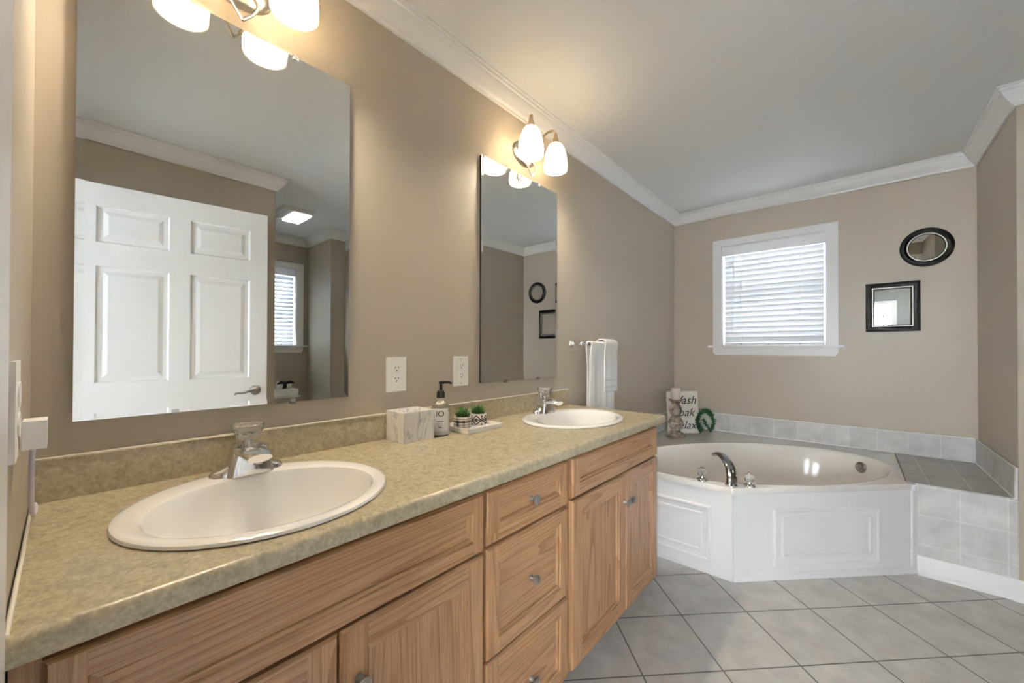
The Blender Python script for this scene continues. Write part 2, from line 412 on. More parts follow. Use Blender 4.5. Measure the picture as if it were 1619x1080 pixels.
# doorway casing and jamb
bm = NB()
for x0, x1 in ((DX0-.086, DX0+.003), (DX1-.003, XO-.001)): box(bm, x0, x1, .0005, .0215, 0, DZ-.003)
box(bm, DX0-.086, XO-.001, .0005, .0215, DZ-.003, DZ+.075)
box(bm, DX0, DX0+.012, -.12, 0, 0, DZ); box(bm, DX1-.012, DX1, -.12, 0, 0, DZ); box(bm, DX0, DX1, -.12, 0, DZ-.012, DZ)
struct('trim_11', bm, M['trim'], 'white casing around the bathroom doorway', 'door casing')

# bedroom beyond the doorway (seen in the small mirrors, and where the daylight comes from)
bm = NB(); box(bm, -1.2, 4.2, -3.62, -.061, -.1, 0); struct('floor_2', bm, M['carpet'], 'beige carpet of the bedroom behind the doorway', 'floor')
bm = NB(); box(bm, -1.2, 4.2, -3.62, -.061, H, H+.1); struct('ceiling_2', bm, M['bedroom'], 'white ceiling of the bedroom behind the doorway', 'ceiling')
BX0, BX1, BZ0, BZ1 = .05, 1.86, .75, 2.15
bm = NB()
BX2, BX3 = 2.35, 3.95  # wall opening for the added daylight window
for b in ((-1.2, BX0), (BX1, BX2), (BX3, 4.2)): box(bm, b[0], b[1], -3.72, -3.6, 0, H)
for b in ((BX0, BX1), (BX2, BX3)): box(bm, *b, -3.72, -3.6, 0, BZ0); box(bm, *b, -3.72, -3.6, BZ1, H)
box(bm, -1.3, -1.2, -3.72, -.12, 0, H); box(bm, 4.2, 4.3, -3.72, -.12, 0, H)
box(bm, -1.2, -.12, -.125, -.06, 0, H); box(bm, XO+.12, 4.2, -.125, -.06, 0, H)
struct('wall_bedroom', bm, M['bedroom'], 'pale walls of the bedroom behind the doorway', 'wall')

def win_box(to, bm, u0, u1, d0, d1, z0, z1):
    """box in wall coordinates: u along the wall, d into the room (negative = towards outside)"""
    a, b = Vector(to(u0, d0, z0)), Vector(to(u1, d1, z1))
    box(bm, min(a.x,b.x), max(a.x,b.x), min(a.y,b.y), max(a.y,b.y), z0, z1)
def make_window(name, label, to, u0, u1, z0, z1, cas, sill=(.055, .045), mull=(), apron=True):
    bm = NB()
    if cas:
        e = .018
        win_box(to, bm, u0-cas, u0+.006, .0005, e, z0+.0085, z1-.0065); win_box(to, bm, u1-.006, u1+cas, .0005, e, z0+.0085, z1-.0065)
        win_box(to, bm, u0-cas, u1+cas, .0005, e, z1-.006, z1+cas-.01)
        bevel(bm, .004, 1)
    win_box(to, bm, u0, u0+.012, -.118, 0, z0, z1); win_box(to, bm, u1-.012, u1, -.118, 0, z0, z1)
    win_box(to, bm, u0+.0122, u1-.0122, -.118, 0, z1-.012, z1)
    win = struct(name, bm, M['trim'], label, 'window')
    if cas:
        b2 = bm = NB(); win_box(to, bm, u0-cas-.035, u1+cas+.035, -.10, .045, z0-.012, z0+.008); bevel(bm, .005, 2)
        obj('window_sill', bm, M['trim'], win, 30)
    if apron and cas:
        bm = NB(); d = .016; x0, x1 = u0-cas, u1+cas
        prism(bm, [(x0, z0-.013), (x1, z0-.013), (x1, z0-.05), (x1-.018, z0-.075), (x0+.018, z0-.075), (x0, z0-.05)], lambda p, e: to(p[0], d if e else .0005, p[1]))
        obj('apron', bm, M['trim'], win)
    bm = NB(); f = .045
    win_box(to, bm, u0+.012, u0+.012+f, -.110, -.085, z0, z1-.012); win_box(to, bm, u1-.012-f, u1-.012, -.110, -.085, z0, z1-.012)
    win_box(to, bm, u0+.012+f, u1-.012-f, -.110, -.085, z0, z0+f); win_box(to, bm, u0+.012+f, u1-.012-f, -.110, -.085, z1-.012-f, z1-.012)
    zm = (z0+z1)/2
    win_box(to, bm, u0+.012+f, u1-.012-f, -.108, -.087, zm-.02, zm+.02)
    for kind, v in mull:
        if kind == 'v': win_box(to, bm, v-.012, v+.012, -.106, -.09, z0+f, z1-f)
        else: win_box(to, bm, u0+.06, u1-.06, -.106, -.09, v-.012, v+.012)
    obj('sash', bm, M['trim'], win)
    bm = NB(); win_box(to, bm, u0+.05, u1-.05, -.099, -.096, z0+.04, z1-.05)
    obj('pane', bm, M['glass'], win)
    return win
to_back = lambda u, d, z: (u, L-d, z)
to_alc = lambda u, d, z: (XA-d, u, z)
to_bed = lambda u, d, z: (u, -3.6+d, z)
make_window('window_1', 'white cased window above the corner tub', to_back, WX0, WX1, WZ0, WZ1, .062)
make_window('window_2', 'white cased window of the toilet alcove, seen in the mirror', to_alc, AY0, AY1, WZ0, WZ1, .07)
make_window('window_3', 'bedroom window with a white grid behind the doorway', to_bed, BX0, BX1, BZ0, BZ1, .07, mull=[('v', 1.73), ('v', .95), ('v', .25), ('h', 1.9), ('h', 1.1)])

make_window('window_added', 'added unseen bedroom window that widens the daylight through the doorway', to_bed, BX2, BX3, BZ0, BZ1, .07, mull=[('v', 3.15), ('h', 1.9), ('h', 1.1)])  # unseen window added to soften and spread the daylight onto the vanity fronts

def make_blind(label, to, u0, u1, zt, zb, n, loc, tilt):
    t = thing('window_blind', label, 'blind', loc, 'white window blinds')
    bm = NB(); win_box(to, bm, u0-.004, u1+.004, -.055, .002, zt-.075, zt); bevel(bm, .004, 2)
    obj('valance', bm, M['slat'], t, 40)
    pitch = (zt-.085-zb-.02)/n
    w = .025
    for i in range(n):
        zc = zb+.026+pitch*(i+.5); bm = NB(); pts = []
        for s in range(7):
            q = (s/6-.5)*2; hx, hz = q*w*math.cos(tilt), q*w*math.sin(tilt)
            c = .0025*(1-q*q); pts.append((hx - c*math.sin(tilt), hz + c*math.cos(tilt)))
        top = pts; bot = [(x, z-.0022) for x, z in pts[::-1]]
        prism(bm, top+bot, lambda p, e: to(u1-.012 if e else u0+.012, -.030+p[0], zc+p[1]))
        obj('slat', bm, M['slat'], t, 50)
    bm = NB(); win_box(to, bm, u0+.012, u1-.012, -.052, -.008, zb, zb+.018); bevel(bm, .004, 2)
    obj('bottom_rail', bm, M['slat'], t, 40)
    for q in (.2, .78):
        u = u0+(u1-u0)*q; bm = NB()
        for d in (-.056, -.004):
            win_box(to, bm, u-.0015, u+.0015, d-.0006, d+.0006, zb+.01, zt-.07)
        obj('ladder_cord', bm, M['trim'], t)
    for q in (.2, .48, .78):
        u = u0+(u1-u0)*q; bm = NB(); win_box(to, bm, u-.006, u+.006, -.009, -.004, zb+.003, zb+.012)
        obj('cord_button', bm, M['nickel'], t)
    u = u0+.085; bm = NB(); tube(bm, [to(u, -.002, zt-.08), to(u+.001, .002, zt-.45), to(u, -.002, zt-.74)], .0022, 6)
    obj('tilt_wand', bm, M['slat'], t)
    return t
make_blind('white slatted blind closed over the window above the tub', to_back, WX0+.012, WX1-.012, 2.076, 1.226, 17, (.76, L-.03, 1.226), math.radians(72))
make_blind('white slatted blind half open in the toilet alcove window', to_alc, AY0+.012, AY1-.012, 2.076, 1.226, 17, (XA+.03, 1.45, 1.226), math.radians(-66))

# open six-panel door
def make_door():
    hx, hy = Vector((1.935, .062, 0)), Vector((1.808, .966, 0))
    d = (hy-hx); wd = d.length; d.normalize(); nrm = Vector((-d.y, d.x, 0))   # towards the vanity wall
    def T(s, t, z): return hx + d*s + nrm*t + Vector((0,0,z))
    z0, z1, th = .012, 2.095, .035
    root = bpy.data.objects.new('door_1', None); root.location = hx; COL.objects.link(root); root['kind'] = 'structure'
    root['label'] = 'white six-panel door standing open, seen in the large mirror'; root['category'] = 'door'
    # panels: columns and rows
    cols = [(.100, .408), (.505, .813)]
    rows = [(1.77, 1.975), (.99, 1.64), (.22, .78)]
    bm = NB()
    def quad(a, b, c, e, flip=False):
        bm.faces.new([bm.verts.new(T(*p)) for p in (a, b, c, e)])
    for side, t0 in ((1, th), (-1, 0)):
        xs = [0, cols[0][0], cols[0][1], cols[1][0], cols[1][1], wd]
        zs = [z0, rows[2][0], rows[2][1], rows[1][0], rows[1][1], rows[0][0], rows[0][1], z1]
        for i in range(5):
            for j in range(7):
                if i in (1, 3) and j in (1, 3, 5):
                    a0, a1, b0, b1 = xs[i], xs[i+1], zs[j], zs[j+1]
                    ring = [(0, 0), (.008, -.007), (.028, -.007), (.050, -.002)]
                    for (i0, q0), (i1, q1) in zip(ring, ring[1:]):
                        A = [(a0+i0, b0+i0), (a1-i0, b0+i0), (a1-i0, b1-i0), (a0+i0, b1-i0)]
                        B = [(a0+i1, b0+i1), (a1-i1, b0+i1), (a1-i1, b1-i1), (a0+i1, b1-i1)]
                        for e in range(4):
                            f = (e+1) % 4
                            quad((A[e][0], t0+side*q0, A[e][1]), (A[f][0], t0+side*q0, A[f][1]), (B[f][0], t0+side*q1, B[f][1]), (B[e][0], t0+side*q1, B[e][1]))
                    i1, q1 = ring[-1]
                    quad((a0+i1, t0+side*q1, b0+i1), (a1-i1, t0+side*q1, b0+i1), (a1-i1, t0+side*q1, b1-i1), (a0+i1, t0+side*q1, b1-i1))
                else:
                    quad((xs[i], t0, zs[j]), (xs[i+1], t0, zs[j]), (xs[i+1], t0, zs[j+1]), (xs[i], t0, zs[j+1]))
    for a, b in (((0, z0), (wd, z0)), ((wd, z0), (wd, z1)), ((wd, z1), (0, z1)), ((0, z1), (0, z0))):
        quad((a[0], 0, a[1]), (b[0], 0, b[1]), (b[0], th, b[1]), (a[0], th, a[1]))
    bmesh.ops.remove_doubles(bm, verts=bm.verts, dist=.0002)
    obj('door_panel', bm, M['trim'], root)
    bm = NB(); s, z = wd-.065, .905
    lathe(bm, [(.033, 0), (.033, .004), (.028, .010), (.012, .014), (.011, .045)], 24, T(s, th, z), nrm)
    tube(bm, [T(s, th+.045, z), T(s-.03, th+.052, z+.004), T(s-.07, th+.05, z-.010), T(s-.11, th+.046, z-.012), T(s-.118, th+.046, z-.024)], [.010, .009, .007, .006, .005], 10, 5)
    obj('lever_handle', bm, M['nickel'], root, 40)
    for z in (.25, 1.1, 1.88):
        bm = NB(); lathe(bm, [(.007, 0), (.007, .09)], 12, T(-.004, th+.002, z))
        obj('hinge', bm, M['nickel'], root, 40)
make_door()

# ------------------------------------------------------------------ vanity
XF, XB = .556, .537    # door faces / face-frame plane
ZCT = .8615; ZUN = .826
def front(name, y0, y1, z0, z1, parent, fw=.055, panel='V', knob=None):
    """framed oak front: upright stiles, level rails, stepped bead, recessed panel"""
    bm = NB(); V, Hh = 0, 1
    def q(pts, mi):
        f = bm.faces.new([bm.verts.new(p) for p in pts]); f.material_index = mi
    def ring(i0, x0, i1, x1):
        A = [(y0+i0, z0+i0), (y1-i0, z0+i0), (y1-i0, z1-i0), (y0+i0, z1-i0)]
        B = [(y0+i1, z0+i1), (y1-i1, z0+i1), (y1-i1, z1-i1), (y0+i1, z1-i1)]
        for e in range(4):
            f = (e+1) % 4
            q([(x0, *A[e]), (x0, *A[f]), (x1, *B[f]), (x1, *B[e])], Hh if e in (0, 2) else V)
    ring(0, XB+.0005, 0, XF-.006); ring(0, XF-.006, .0045, XF)
    i = .0045
    q([(XF, y0+i, z0+i), (XF, y0+fw, z0+i), (XF, y0+fw, z1-i), (XF, y0+i, z1-i)], V)
    q([(XF, y1-fw, z0+i), (XF, y1-i, z0+i), (XF, y1-i, z1-i), (XF, y1-fw, z1-i)], V)
    q([(XF, y0+fw, z0+i), (XF, y1-fw, z0+i), (XF, y1-fw, z0+fw), (XF, y0+fw, z0+fw)], Hh)
    q([(XF, y0+fw, z1-fw), (XF, y1-fw, z1-fw), (XF, y1-fw, z1-i), (XF, y0+fw, z1-i)], Hh)
    ring(fw, XF, fw+.003, XF-.004); ring(fw+.003, XF-.004, fw+.010, XF-.0045); ring(fw+.010, XF-.0045, fw+.012, XF-.0085); ring(fw+.012, XF-.0085, fw+.016, XF-.010)
    i = fw+.016
    q([(XF-.010, y0+i, z0+i), (XF-.010, y1-i, z0+i), (XF-.010, y1-i, z1-i), (XF-.010, y0+i, z1-i)], V if panel == 'V' else Hh)
    q([(XB+.0005, y0, z0), (XB+.0005, y0, z1), (XB+.0005, y1, z1), (XB+.0005, y1, z0)], V)
    o = obj(name, bm, [M['oakV'], M['oakH']], parent)
    if knob:
        xk = XF if knob[2] else XF-.010
        bk = NB(); lathe(bk, [(.009, 0), (.009, .002), (.0055, .005), (.0052, .013), (.010, .016), (.0145, .020), (.0148, .0235), (.0115, .0265), (0, .0275)], 20, (xk, knob[0], knob[1]), (1,0,0))
        obj('knob', bk, M['nickel'], o, 50)
    return o
def cabinet(label, y0, y1, name):
    t = thing(name, label, 'cabinet', (.27, (y0+y1)/2, 0))
    bm = NB()
    box(bm, .004, XB-.019, y0, y0+.016, .075, ZUN-.001); box(bm, .004, XB-.019, y1-.016, y1, .075, ZUN-.001)
    box(bm, .004, XB-.019, y0+.016, y1-.016, .075, .09); box(bm, .004, .012, y0+.016, y1-.016, .09, ZUN-.001)
    obj('carcass', bm, M['oakV'], t)
    bm = NB()
    box(bm, XB-.019, XB, y0, y0+.036, .075, ZUN-.001); box(bm, XB-.019, XB, y1-.036, y1, .075, ZUN-.001)
    for z in ((.075, .115), (.63, .67), (.795, ZUN-.001)): box(bm, XB-.019, XB, y0+.036, y1-.036, z[0], z[1], 1)
    obj('face_frame', bm, [M['oakV'], M['oakH']], t)
    bm = NB(); box(bm, .462, .475, y0, y1, 0, .075); obj('toe_kick', bm, M['oakH'], t)
    return t
c = cabinet('oak sink cabinet under the nearer sink', .004, .772, 'sink_cabinet')
front('false_drawer_front', .030, .766, .657, .808, c, .037, 'H')
front('door', .030, .3855, .086, .650, c, .055, 'V', (.352, .543, True))
front('door', .3895, .766, .086, .650, c, .055, 'V', (.426, .543, True))
c = cabinet('narrow oak drawer cabinet between the two sinks', .773, 1.176, 'drawer_cabinet')
for z0, z1, zk in ((.663, .808, .733), (.362, .655, .497), (.086, .354, .194)):
    front('drawer', .779, 1.161, z0, z1, c, .042, 'H', (.975, zk, False))
c = cabinet('oak sink cabinet under the farther sink, beside the tub', 1.177, 1.958, 'sink_cabinet')
front('false_drawer_front', 1.192, 1.950, .672, .808, c, .045, 'H')
front('door', 1.192, 1.604, .086, .663, c, .06, 'V', (1.588, .548, True))
front('door', 1.608, 1.950, .086, .663, c, .06, 'V', (1.636, .548, True))

SINKS = [(.317, .342, .233, .247), (.295, 1.607, .213, .272)]
def make_counter():
    t = thing('countertop', 'mottled beige laminate vanity countertop with rolled grey-lit front edge', 'countertop', (.29, 1.0, ZUN))
    bm = NB(); x1 = .583; r = .012
    prof = [(.003, ZUN), (x1-r*.6, ZUN)] + [(x1-r*.6+r*.6*math.sin(a), ZUN+r*.6-r*.6*math.cos(a)) for a in (PI/4, PI/2)] + \
           [(x1-r+r*math.cos(a), ZCT-r+r*math.sin(a)) for a in (0, PI/8, PI/4, 3*PI/8, PI/2)] + [(.003, ZCT)]
    prism(bm, prof, lambda p, e: (p[0], 1.990 if e else .003, p[1]))
    o = obj('slab', bm, M['lam'], t, 40)
    for cx, cy, rx, ry in SINKS:
        cb = NB(); lathe(cb, [(1, -.2), (1, .2)], 64, (cx, cy, ZCT), sx=rx-.012, sy=ry-.012)
        cut = obj('cutter', cb, M['lam'])
        md = o.modifiers.new('hole', 'BOOLEAN'); md.operation = 'DIFFERENCE'; md.object = cut; md.solver = 'EXACT'
        bpy.context.view_layer.update()
        dg = bpy.context.evaluated_depsgraph_get()
        me = bpy.data.meshes.new_from_object(o.evaluated_get(dg))
        o.modifiers.clear(); old = o.data; o.data = me; bpy.data.meshes.remove(old); bpy.data.objects.remove(cut)
    o.data.name = 'slab'
    bm = NB(); r = .006
    prof = [(.0005, ZCT+.0002), (.019, ZCT+.0002), (.019, .952-r)] + [(.019-r+r*math.cos(a), .952-r+r*math.sin(a)) for a in (PI/6, PI/3, PI/2)] + [(.0005, .952)]
    prism(bm, prof, lambda p, e: (p[0], 1.990 if e else .003, p[1]))
    obj('backsplash', bm, M['lam'], t, 40)
make_counter()
bm = NB(); tube(bm, [(.0195, .004, .9535), (.0195, 1.988, .9535)], .0016, 6); tube(bm, [(.02, .0045, ZCT+.001), (.575, .0045, ZCT+.001)], .0025, 6)
struct('trim_12', bm, M['caulk'], 'thin line of pale caulk along the countertop edges', 'caulk')

def make_sink(cx, cy, rx, ry, label):
    t = thing('bathroom_sink', label, 'sink', (cx, cy, ZCT))
    bm = NB(); n = 72
    bx, by, ox = rx*.765, ry*.845, cx+rx*.105     # bowl opening, shifted forward
    rings = []
    def R(x, y, a, b, z, pw=2):
        out = []
        for k in range(n):
            th = 2*PI*k/n; out.append(bm.verts.new((x+a*math.cos(th), y+b*math.sin(th), z)))
        rings.append(out)
    zt = ZCT
    R(cx, cy, rx-.004, ry-.004, zt+.0003); R(cx, cy, rx, ry, zt+.003); R(cx, cy, rx-.002, ry-.002, zt+.008); R(cx, cy, rx-.009, ry-.009, zt+.0115); R(cx, cy, rx-.017, ry-.017, zt+.012)
    R(ox, cy, bx+.006, by+.006, zt+.0112); R(ox, cy, bx, by, zt+.009); R(ox, cy, bx-.004, by-.004, zt+.002)
    for f, dz in ((.955, -.02), (.90, -.05), (.82, -.085), (.71, -.112), (.54, -.130), (.28, -.139), (.085, -.142)):
        R(ox-(1-f)*.012, cy, bx*f, by*f, zt+dz)
    for a, b in zip(rings, rings[1:]):
        for k in range(n): bm.faces.new((a[k], a[(k+1) % n], b[(k+1) % n], b[k]))
    bm.faces.new(rings[-1])
    obj('basin', bm, M['white'], t, 28)
    bm = NB(); lathe(bm, [(.021, -.1405), (.021, -.138), (.014, -.1375), (.012, -.139), (0, -.139)], 24, (ox-.012, cy, zt))
    obj('drain', bm, M['chrome'], t, 40)
make_sink(*SINKS[0], 'round white drop-in sink in the nearer half of the countertop')
make_sink(*SINKS[1], 'white drop-in sink at the far end of the countertop, near the towel')

def make_faucet(x, y, label):
    z = ZCT+.0112
    t = thing('sink_faucet', label, 'faucet', (x, y, z), 'chrome faucets on the sinks')
    bm = NB(); rings = []
    for s in range(-14, 15):
        q = s/14; yy = y+q*.079; hw = .026*math.sqrt(max(1-abs(q)**4, .03)); h = .011+.054*math.exp(-(abs(q)*2.1)**1.7) - (.006 if abs(s) == 14 else 0)
        rings.append([bm.verts.new((x-.004+hw*math.cos(a), yy, z+h*min(1, 1.25*math.sin(a)))) for a in [PI*i/12 for i in range(13)]])
    for a, b in zip(rings, rings[1:]):
        for k in range(12): bm.faces.new((a[k], a[k+1], b[k+1], b[k]))
        bm.faces.new((a[12], a[0], b[0], b[12]))
    bm.faces.new(rings[0]); bm.faces.new(rings[-1])
    obj('base_plate', bm, M['chrome'], t, 50)
    bm = NB(); R = []
    for h, hy, xb, xf in ((.0, .049, -.024, .036), (.012, .047, -.024, .035), (.036, .042, -.023, .032), (.054, .038, -.022, .029), (.0672, .034, -.021, .026)):
        R.append([bm.verts.new((x+px, y+py*hy, z+h)) for px, py in ((xb, -.7), (xb*.6, -1), (xf-.006, -1), (xf, -.8), (xf+.001, 0), (xf, .8), (xf-.006, 1), (xb*.6, 1), (xb, .7))])
    for a, b in zip(R, R[1:]):
        for k in range(9): bm.faces.new((a[k], a[(k+1) % 9], b[(k+1) % 9], b[k]))
    bm.faces.new(R[0][::-1]); bm.faces.new(R[-1])
    obj('body', bm, M['chrome'], t, 35)
    bm = NB()
    tube(bm, [(x-.004, y, z+.052), (x+.035, y, z+.057), (x+.070, y, z+.056), (x+.092, y, z+.050)], [.036, .034, .031, .026], 20, 5, (1, .40, (0,1,0)))
    obj('spout', bm, M['chrome'], t, 50)
    bm = NB(); lathe(bm, [(.009, 0), (.009, .0105), (.011, .012)], 16, (x+.080, y, z+.0355), (0, 0, 1)); obj('aerator', bm, M['darkchrome'], t, 40)
    bm = NB(); lathe(bm, [(.0205, .0675), (.0225, .070), (.024, .084), (.0285, .098), (.036, .110), (.0375, .117), (.034, .1215), (.026, .118), (0, .116)], 18, (x, y, z))
    kb = obj('crystal_knob', bm, M['crystal'], t); 
    bm = NB(); lathe(bm, [(.0085, .066), (.0085, .080), (.006, .082), (0, .082)], 14, (x, y, z)); obj('stem', bm, M['chrome'], kb, 40)
make_faucet(.130, .352, 'chrome faucet with clear knob on the nearer sink')
make_faucet(.122, 1.615, 'chrome faucet with clear knob on the farther sink')

# wall mirrors with bevelled edges
def make_mirror(y0, y1, z0, z1, label):
    t = thing('wall_mirror', label, 'mirror', (.001, (y0+y1)/2, z0), 'frameless vanity mirrors')
    bm = NB(); box(bm, .0008, .0090, y0+.001, y1-.001, z0+.001, z1-.001); obj('backing', bm, M['mirrorback'], t)
    bm = NB(); b = .0135; xf, xe = .0110, .0117
    def rect(i, x): return [bm.verts.new((x, *p)) for p in ((y0+i, z0+i), (y1-i, z0+i), (y1-i, z1-i), (y0+i, z1-i))]
    A, B, Cc = rect(0, .0091), rect(0, xe), rect(b, xf)
    for P, Q in ((A, B), (B, Cc)):
        for e in range(4): bm.faces.new((P[e], P[(e+1) % 4], Q[(e+1) % 4], Q[e]))
    bm.faces.new(Cc); bm.faces.new(A[::-1])
    obj('bevelled_glass', bm, M['mirror'], t)
    for yy, zz, up in ((y0+.17, z0, 0), (y1-.17, z0, 0), (y0+.17, z1, 1), (y1-.17, z1, 1)):
        bm = NB(); s = -1 if up else 1
        box(bm, .0119, .0140, yy-.007, yy+.007, min(zz-.006*s, zz+.008*s), max(zz-.006*s, zz+.008*s))
        box(bm, .0005, .0119, yy-.007, yy+.007, min(zz-.006*s, zz-.001*s), max(zz-.006*s, zz-.001*s))
        obj('clip', bm, M['crystal'], t)
make_mirror(.0578, .669, 1.0235, 2.063, 'large frameless mirror over the nearer sink, reflecting the white door')
make_mirror(1.283, 1.881, 1.029, 2.066, 'frameless mirror over the farther sink, reflecting the tub corner')

# sconces
def make_sconce(yc, label):
    zr, xs = 2.098, .130
    t = thing('wall_sconce', label, 'wall light', (.001, yc, 2.18), 'two-shade vanity sconces')
    bm = NB(); lathe(bm, [(1, 0), (1, .004), (.93, .012), (.72, .018), (.55, .022), (.3, .024), (0, .0245)], 40, (.001, yc, 2.185), (1,0,0), sx=.062, sy=.062)
    bmesh.ops.scale(bm, vec=(1, 1.42, 1), verts=bm.verts, space=Matrix.Translation((-.001, -yc, -2.185)))
    obj('backplate', bm, M['nickel'], t, 40)
    bm = NB(); P = []
    tube(bm, [(.022, yc-.026, 2.165), (.045, yc-.036, 2.128), (.052, yc-.022, 2.092), (.055, yc, 2.058)], .0042, 8, 6)
    tube(bm, [(.055, yc, 2.058), (.055, yc+.024, 2.088), (.050, yc+.036, 2.118), (.042, yc+.030, 2.140), (.022, yc+.022, 2.165)], .0042, 8, 6)
    obj('scroll', bm, M['nickel'], t, 60)
    for s in (-1, 1):
        ys = yc+s*.1015
        bm = NB(); tube(bm, [(.020, yc+s*.018, 2.190), (.062, yc+s*.030, 2.225), (.098, yc+s*.058, 2.280), (.122, yc+s*.086, 2.298), (xs, ys, 2.286), (xs, ys, 2.268)], [.007, .006, .006, .006, .0065], 10, 7)
        a = obj('arm', bm, M['bronze'], t, 60)
        bm = NB(); lathe(bm, [(.0055, 2.292), (.009, 2.285), (.0105, 2.270), (.015, 2.255), (.0215, 2.238), (.0225, 2.232)], 24, (xs, ys, 0)); obj('cap', bm, M['bronze'], a, 50)
        out = [(.0225, 2.236), (.033, 2.229), (.045, 2.207), (.0535, 2.178), (.0585, 2.148), (.0605, 2.120), (.0595, zr)]
        inn = [(r-.003, z+(.0 if i else 0)) for i, (r, z) in enumerate(out[::-1])]
        bm = NB(); lathe(bm, out+inn, 40, (xs, ys, 0), caps=False)
        sh = obj('shade', bm, M['shade'], t, 60)
        bm = NB(); lathe(bm, [(0, -.030), (.013, -.027), (.023, -.019), (.0285, -.006), (.029, .004), (.025, .020), (.016, .038), (.0125, .055), (.0125, .075)], 20, (xs, ys, zr+.042)); obj('bulb', bm, M['bulb'], sh, 70)
make_sconce(.3515, 'two-shade nickel sconce above the nearer mirror, cut by the photo top')
make_sconce(1.5945, 'two-shade nickel sconce above the farther mirror')

# outlets
def make_outlet(y, z, label, decora):
    t = thing('electrical_outlet', label, 'outlet', (.001, y, z), 'white wall outlets')
    obj('cover_plate', bbox(.0006, .006, y-.041, y+.041, z-.0635, z+.0635, .0025), M['plastic'], t, 40)
    if decora: obj('insert', bbox(.006, .0075, y-.0165, y+.0165, z-.034, z+.034, .0006, 1), M['plastic'], t)
    x = .0075 if decora else .006
    for dz in (-.0195, .0195):
        bm = NB()
        if not decora: lathe(bm, [(.0165, 0), (.0165, .0016), (.015, .002)], 24, (x, y, z+dz), (1,0,0)); x2 = .008
        else: box(bm, x, x+.0006, y-.013, y+.013, z+dz-.012, z+dz+.012); x2 = .0081
        r = obj('receptacle', bm, M['plastic'], t)
        bm = NB(); box(bm, x2, x2+.0006, y-.0075, y-.0052, z+dz+.001, z+dz+.009); box(bm, x2, x2+.0006, y+.0052, y+.0075, z+dz+.001, z+dz+.009)
        lathe(bm, [(.0026, 0), (.0026, .0006)], 12, (x2, y, z+dz-.006), (1,0,0))
        obj('slots', bm, M['slot'], r)
    if decora:
        bm = NB(); box(bm, x, x+.0012, y+.004, y+.011, z-.002, z+.002); obj('test_button', bm, M['plastic'], t)
        for dz in (-.052, .052):
            bm = NB(); lathe(bm, [(.003, 0), (.003, .0008)], 12, (.006, y, z+dz), (1,0,0)); obj('screw', bm, M['nickel'], t)
make_outlet(.855, 1.0895, 'white duplex outlet on the wall beside the large mirror', False)
make_outlet(1.170, 1.0895, 'white rectangular-insert outlet just left of the farther mirror', True)

# side wall outlet with charger and cord (far left)
t = thing('electrical_outlet', 'white outlet plate on the front wall at the far left edge', 'outlet', (.47, .001, 1.10), 'white wall outlets')
obj('cover_plate', bbox(.43, .512, .0006, .006, 1.04, 1.165, .0025), M['plastic'], t, 40)
bm = NB()
for dz in (.0195, -.0195): lathe(bm, [(.0165, 0), (.0165, .002)], 20, (.47, .006, 1.1025+dz), (0,1,0))
obj('receptacle', bm, M['plastic'], t)
t = thing('charger_plug', 'white cube charger plugged into the outlet at the far left', 'charger', (.43, .0085, 1.066))
obj('body', bbox(.412, .452, .0085, .030, 1.046, 1.084, .004, 3), M['plastic'], t, 40)
bm = NB(); tube(bm, [(.425, .017, 1.046), (.42, .016, 1.00), (.33, .014, .93), (.18, .013, .890), (.05, .010, .8668), (.028, .008, .8668)], .0028, 8, 6)
obj('cable', bm, M['cable'], t, 60)

# ------------------------------------------------------------------ things on the counter
def make_box():
    t = thing('marble_box', 'open white marbled box holder on the counter between the sinks', 'box', (.085, .864, ZCT))
    bm = NB(); x0, x1, y0, y1, z0, z1 = .026, .136, .801, .927, ZCT+.0004, ZCT+.1035; w = .008
    def rect(i, z): return [bm.verts.new(p) for p in ((x0+i, y0+i, z), (x1-i, y0+i, z), (x1-i, y1-i, z), (x0+i, y1-i, z))]
    R = [rect(0, z0), rect(0, z1), rect(w, z1), rect(w, z1-.018)]
    for a, b in zip(R, R[1:]):
        for e in range(4): bm.faces.new((a[e], a[(e+1) % 4], b[(e+1) % 4], b[e]))
    bm.faces.new(R[-1]); bm.faces.new(R[0][::-1]); bevel(bm, .002, 2)
    obj('body', bm, M['marble'], t, 40)
    bm = NB(); lathe(bm, [(.004, 0), (.004, .006), (.006, .009), (.005, .013), (0, .014)], 12, (.045, .865, z1-.018)); obj('tissue_tab', bm, M['plastic'], t, 50)
make_box()

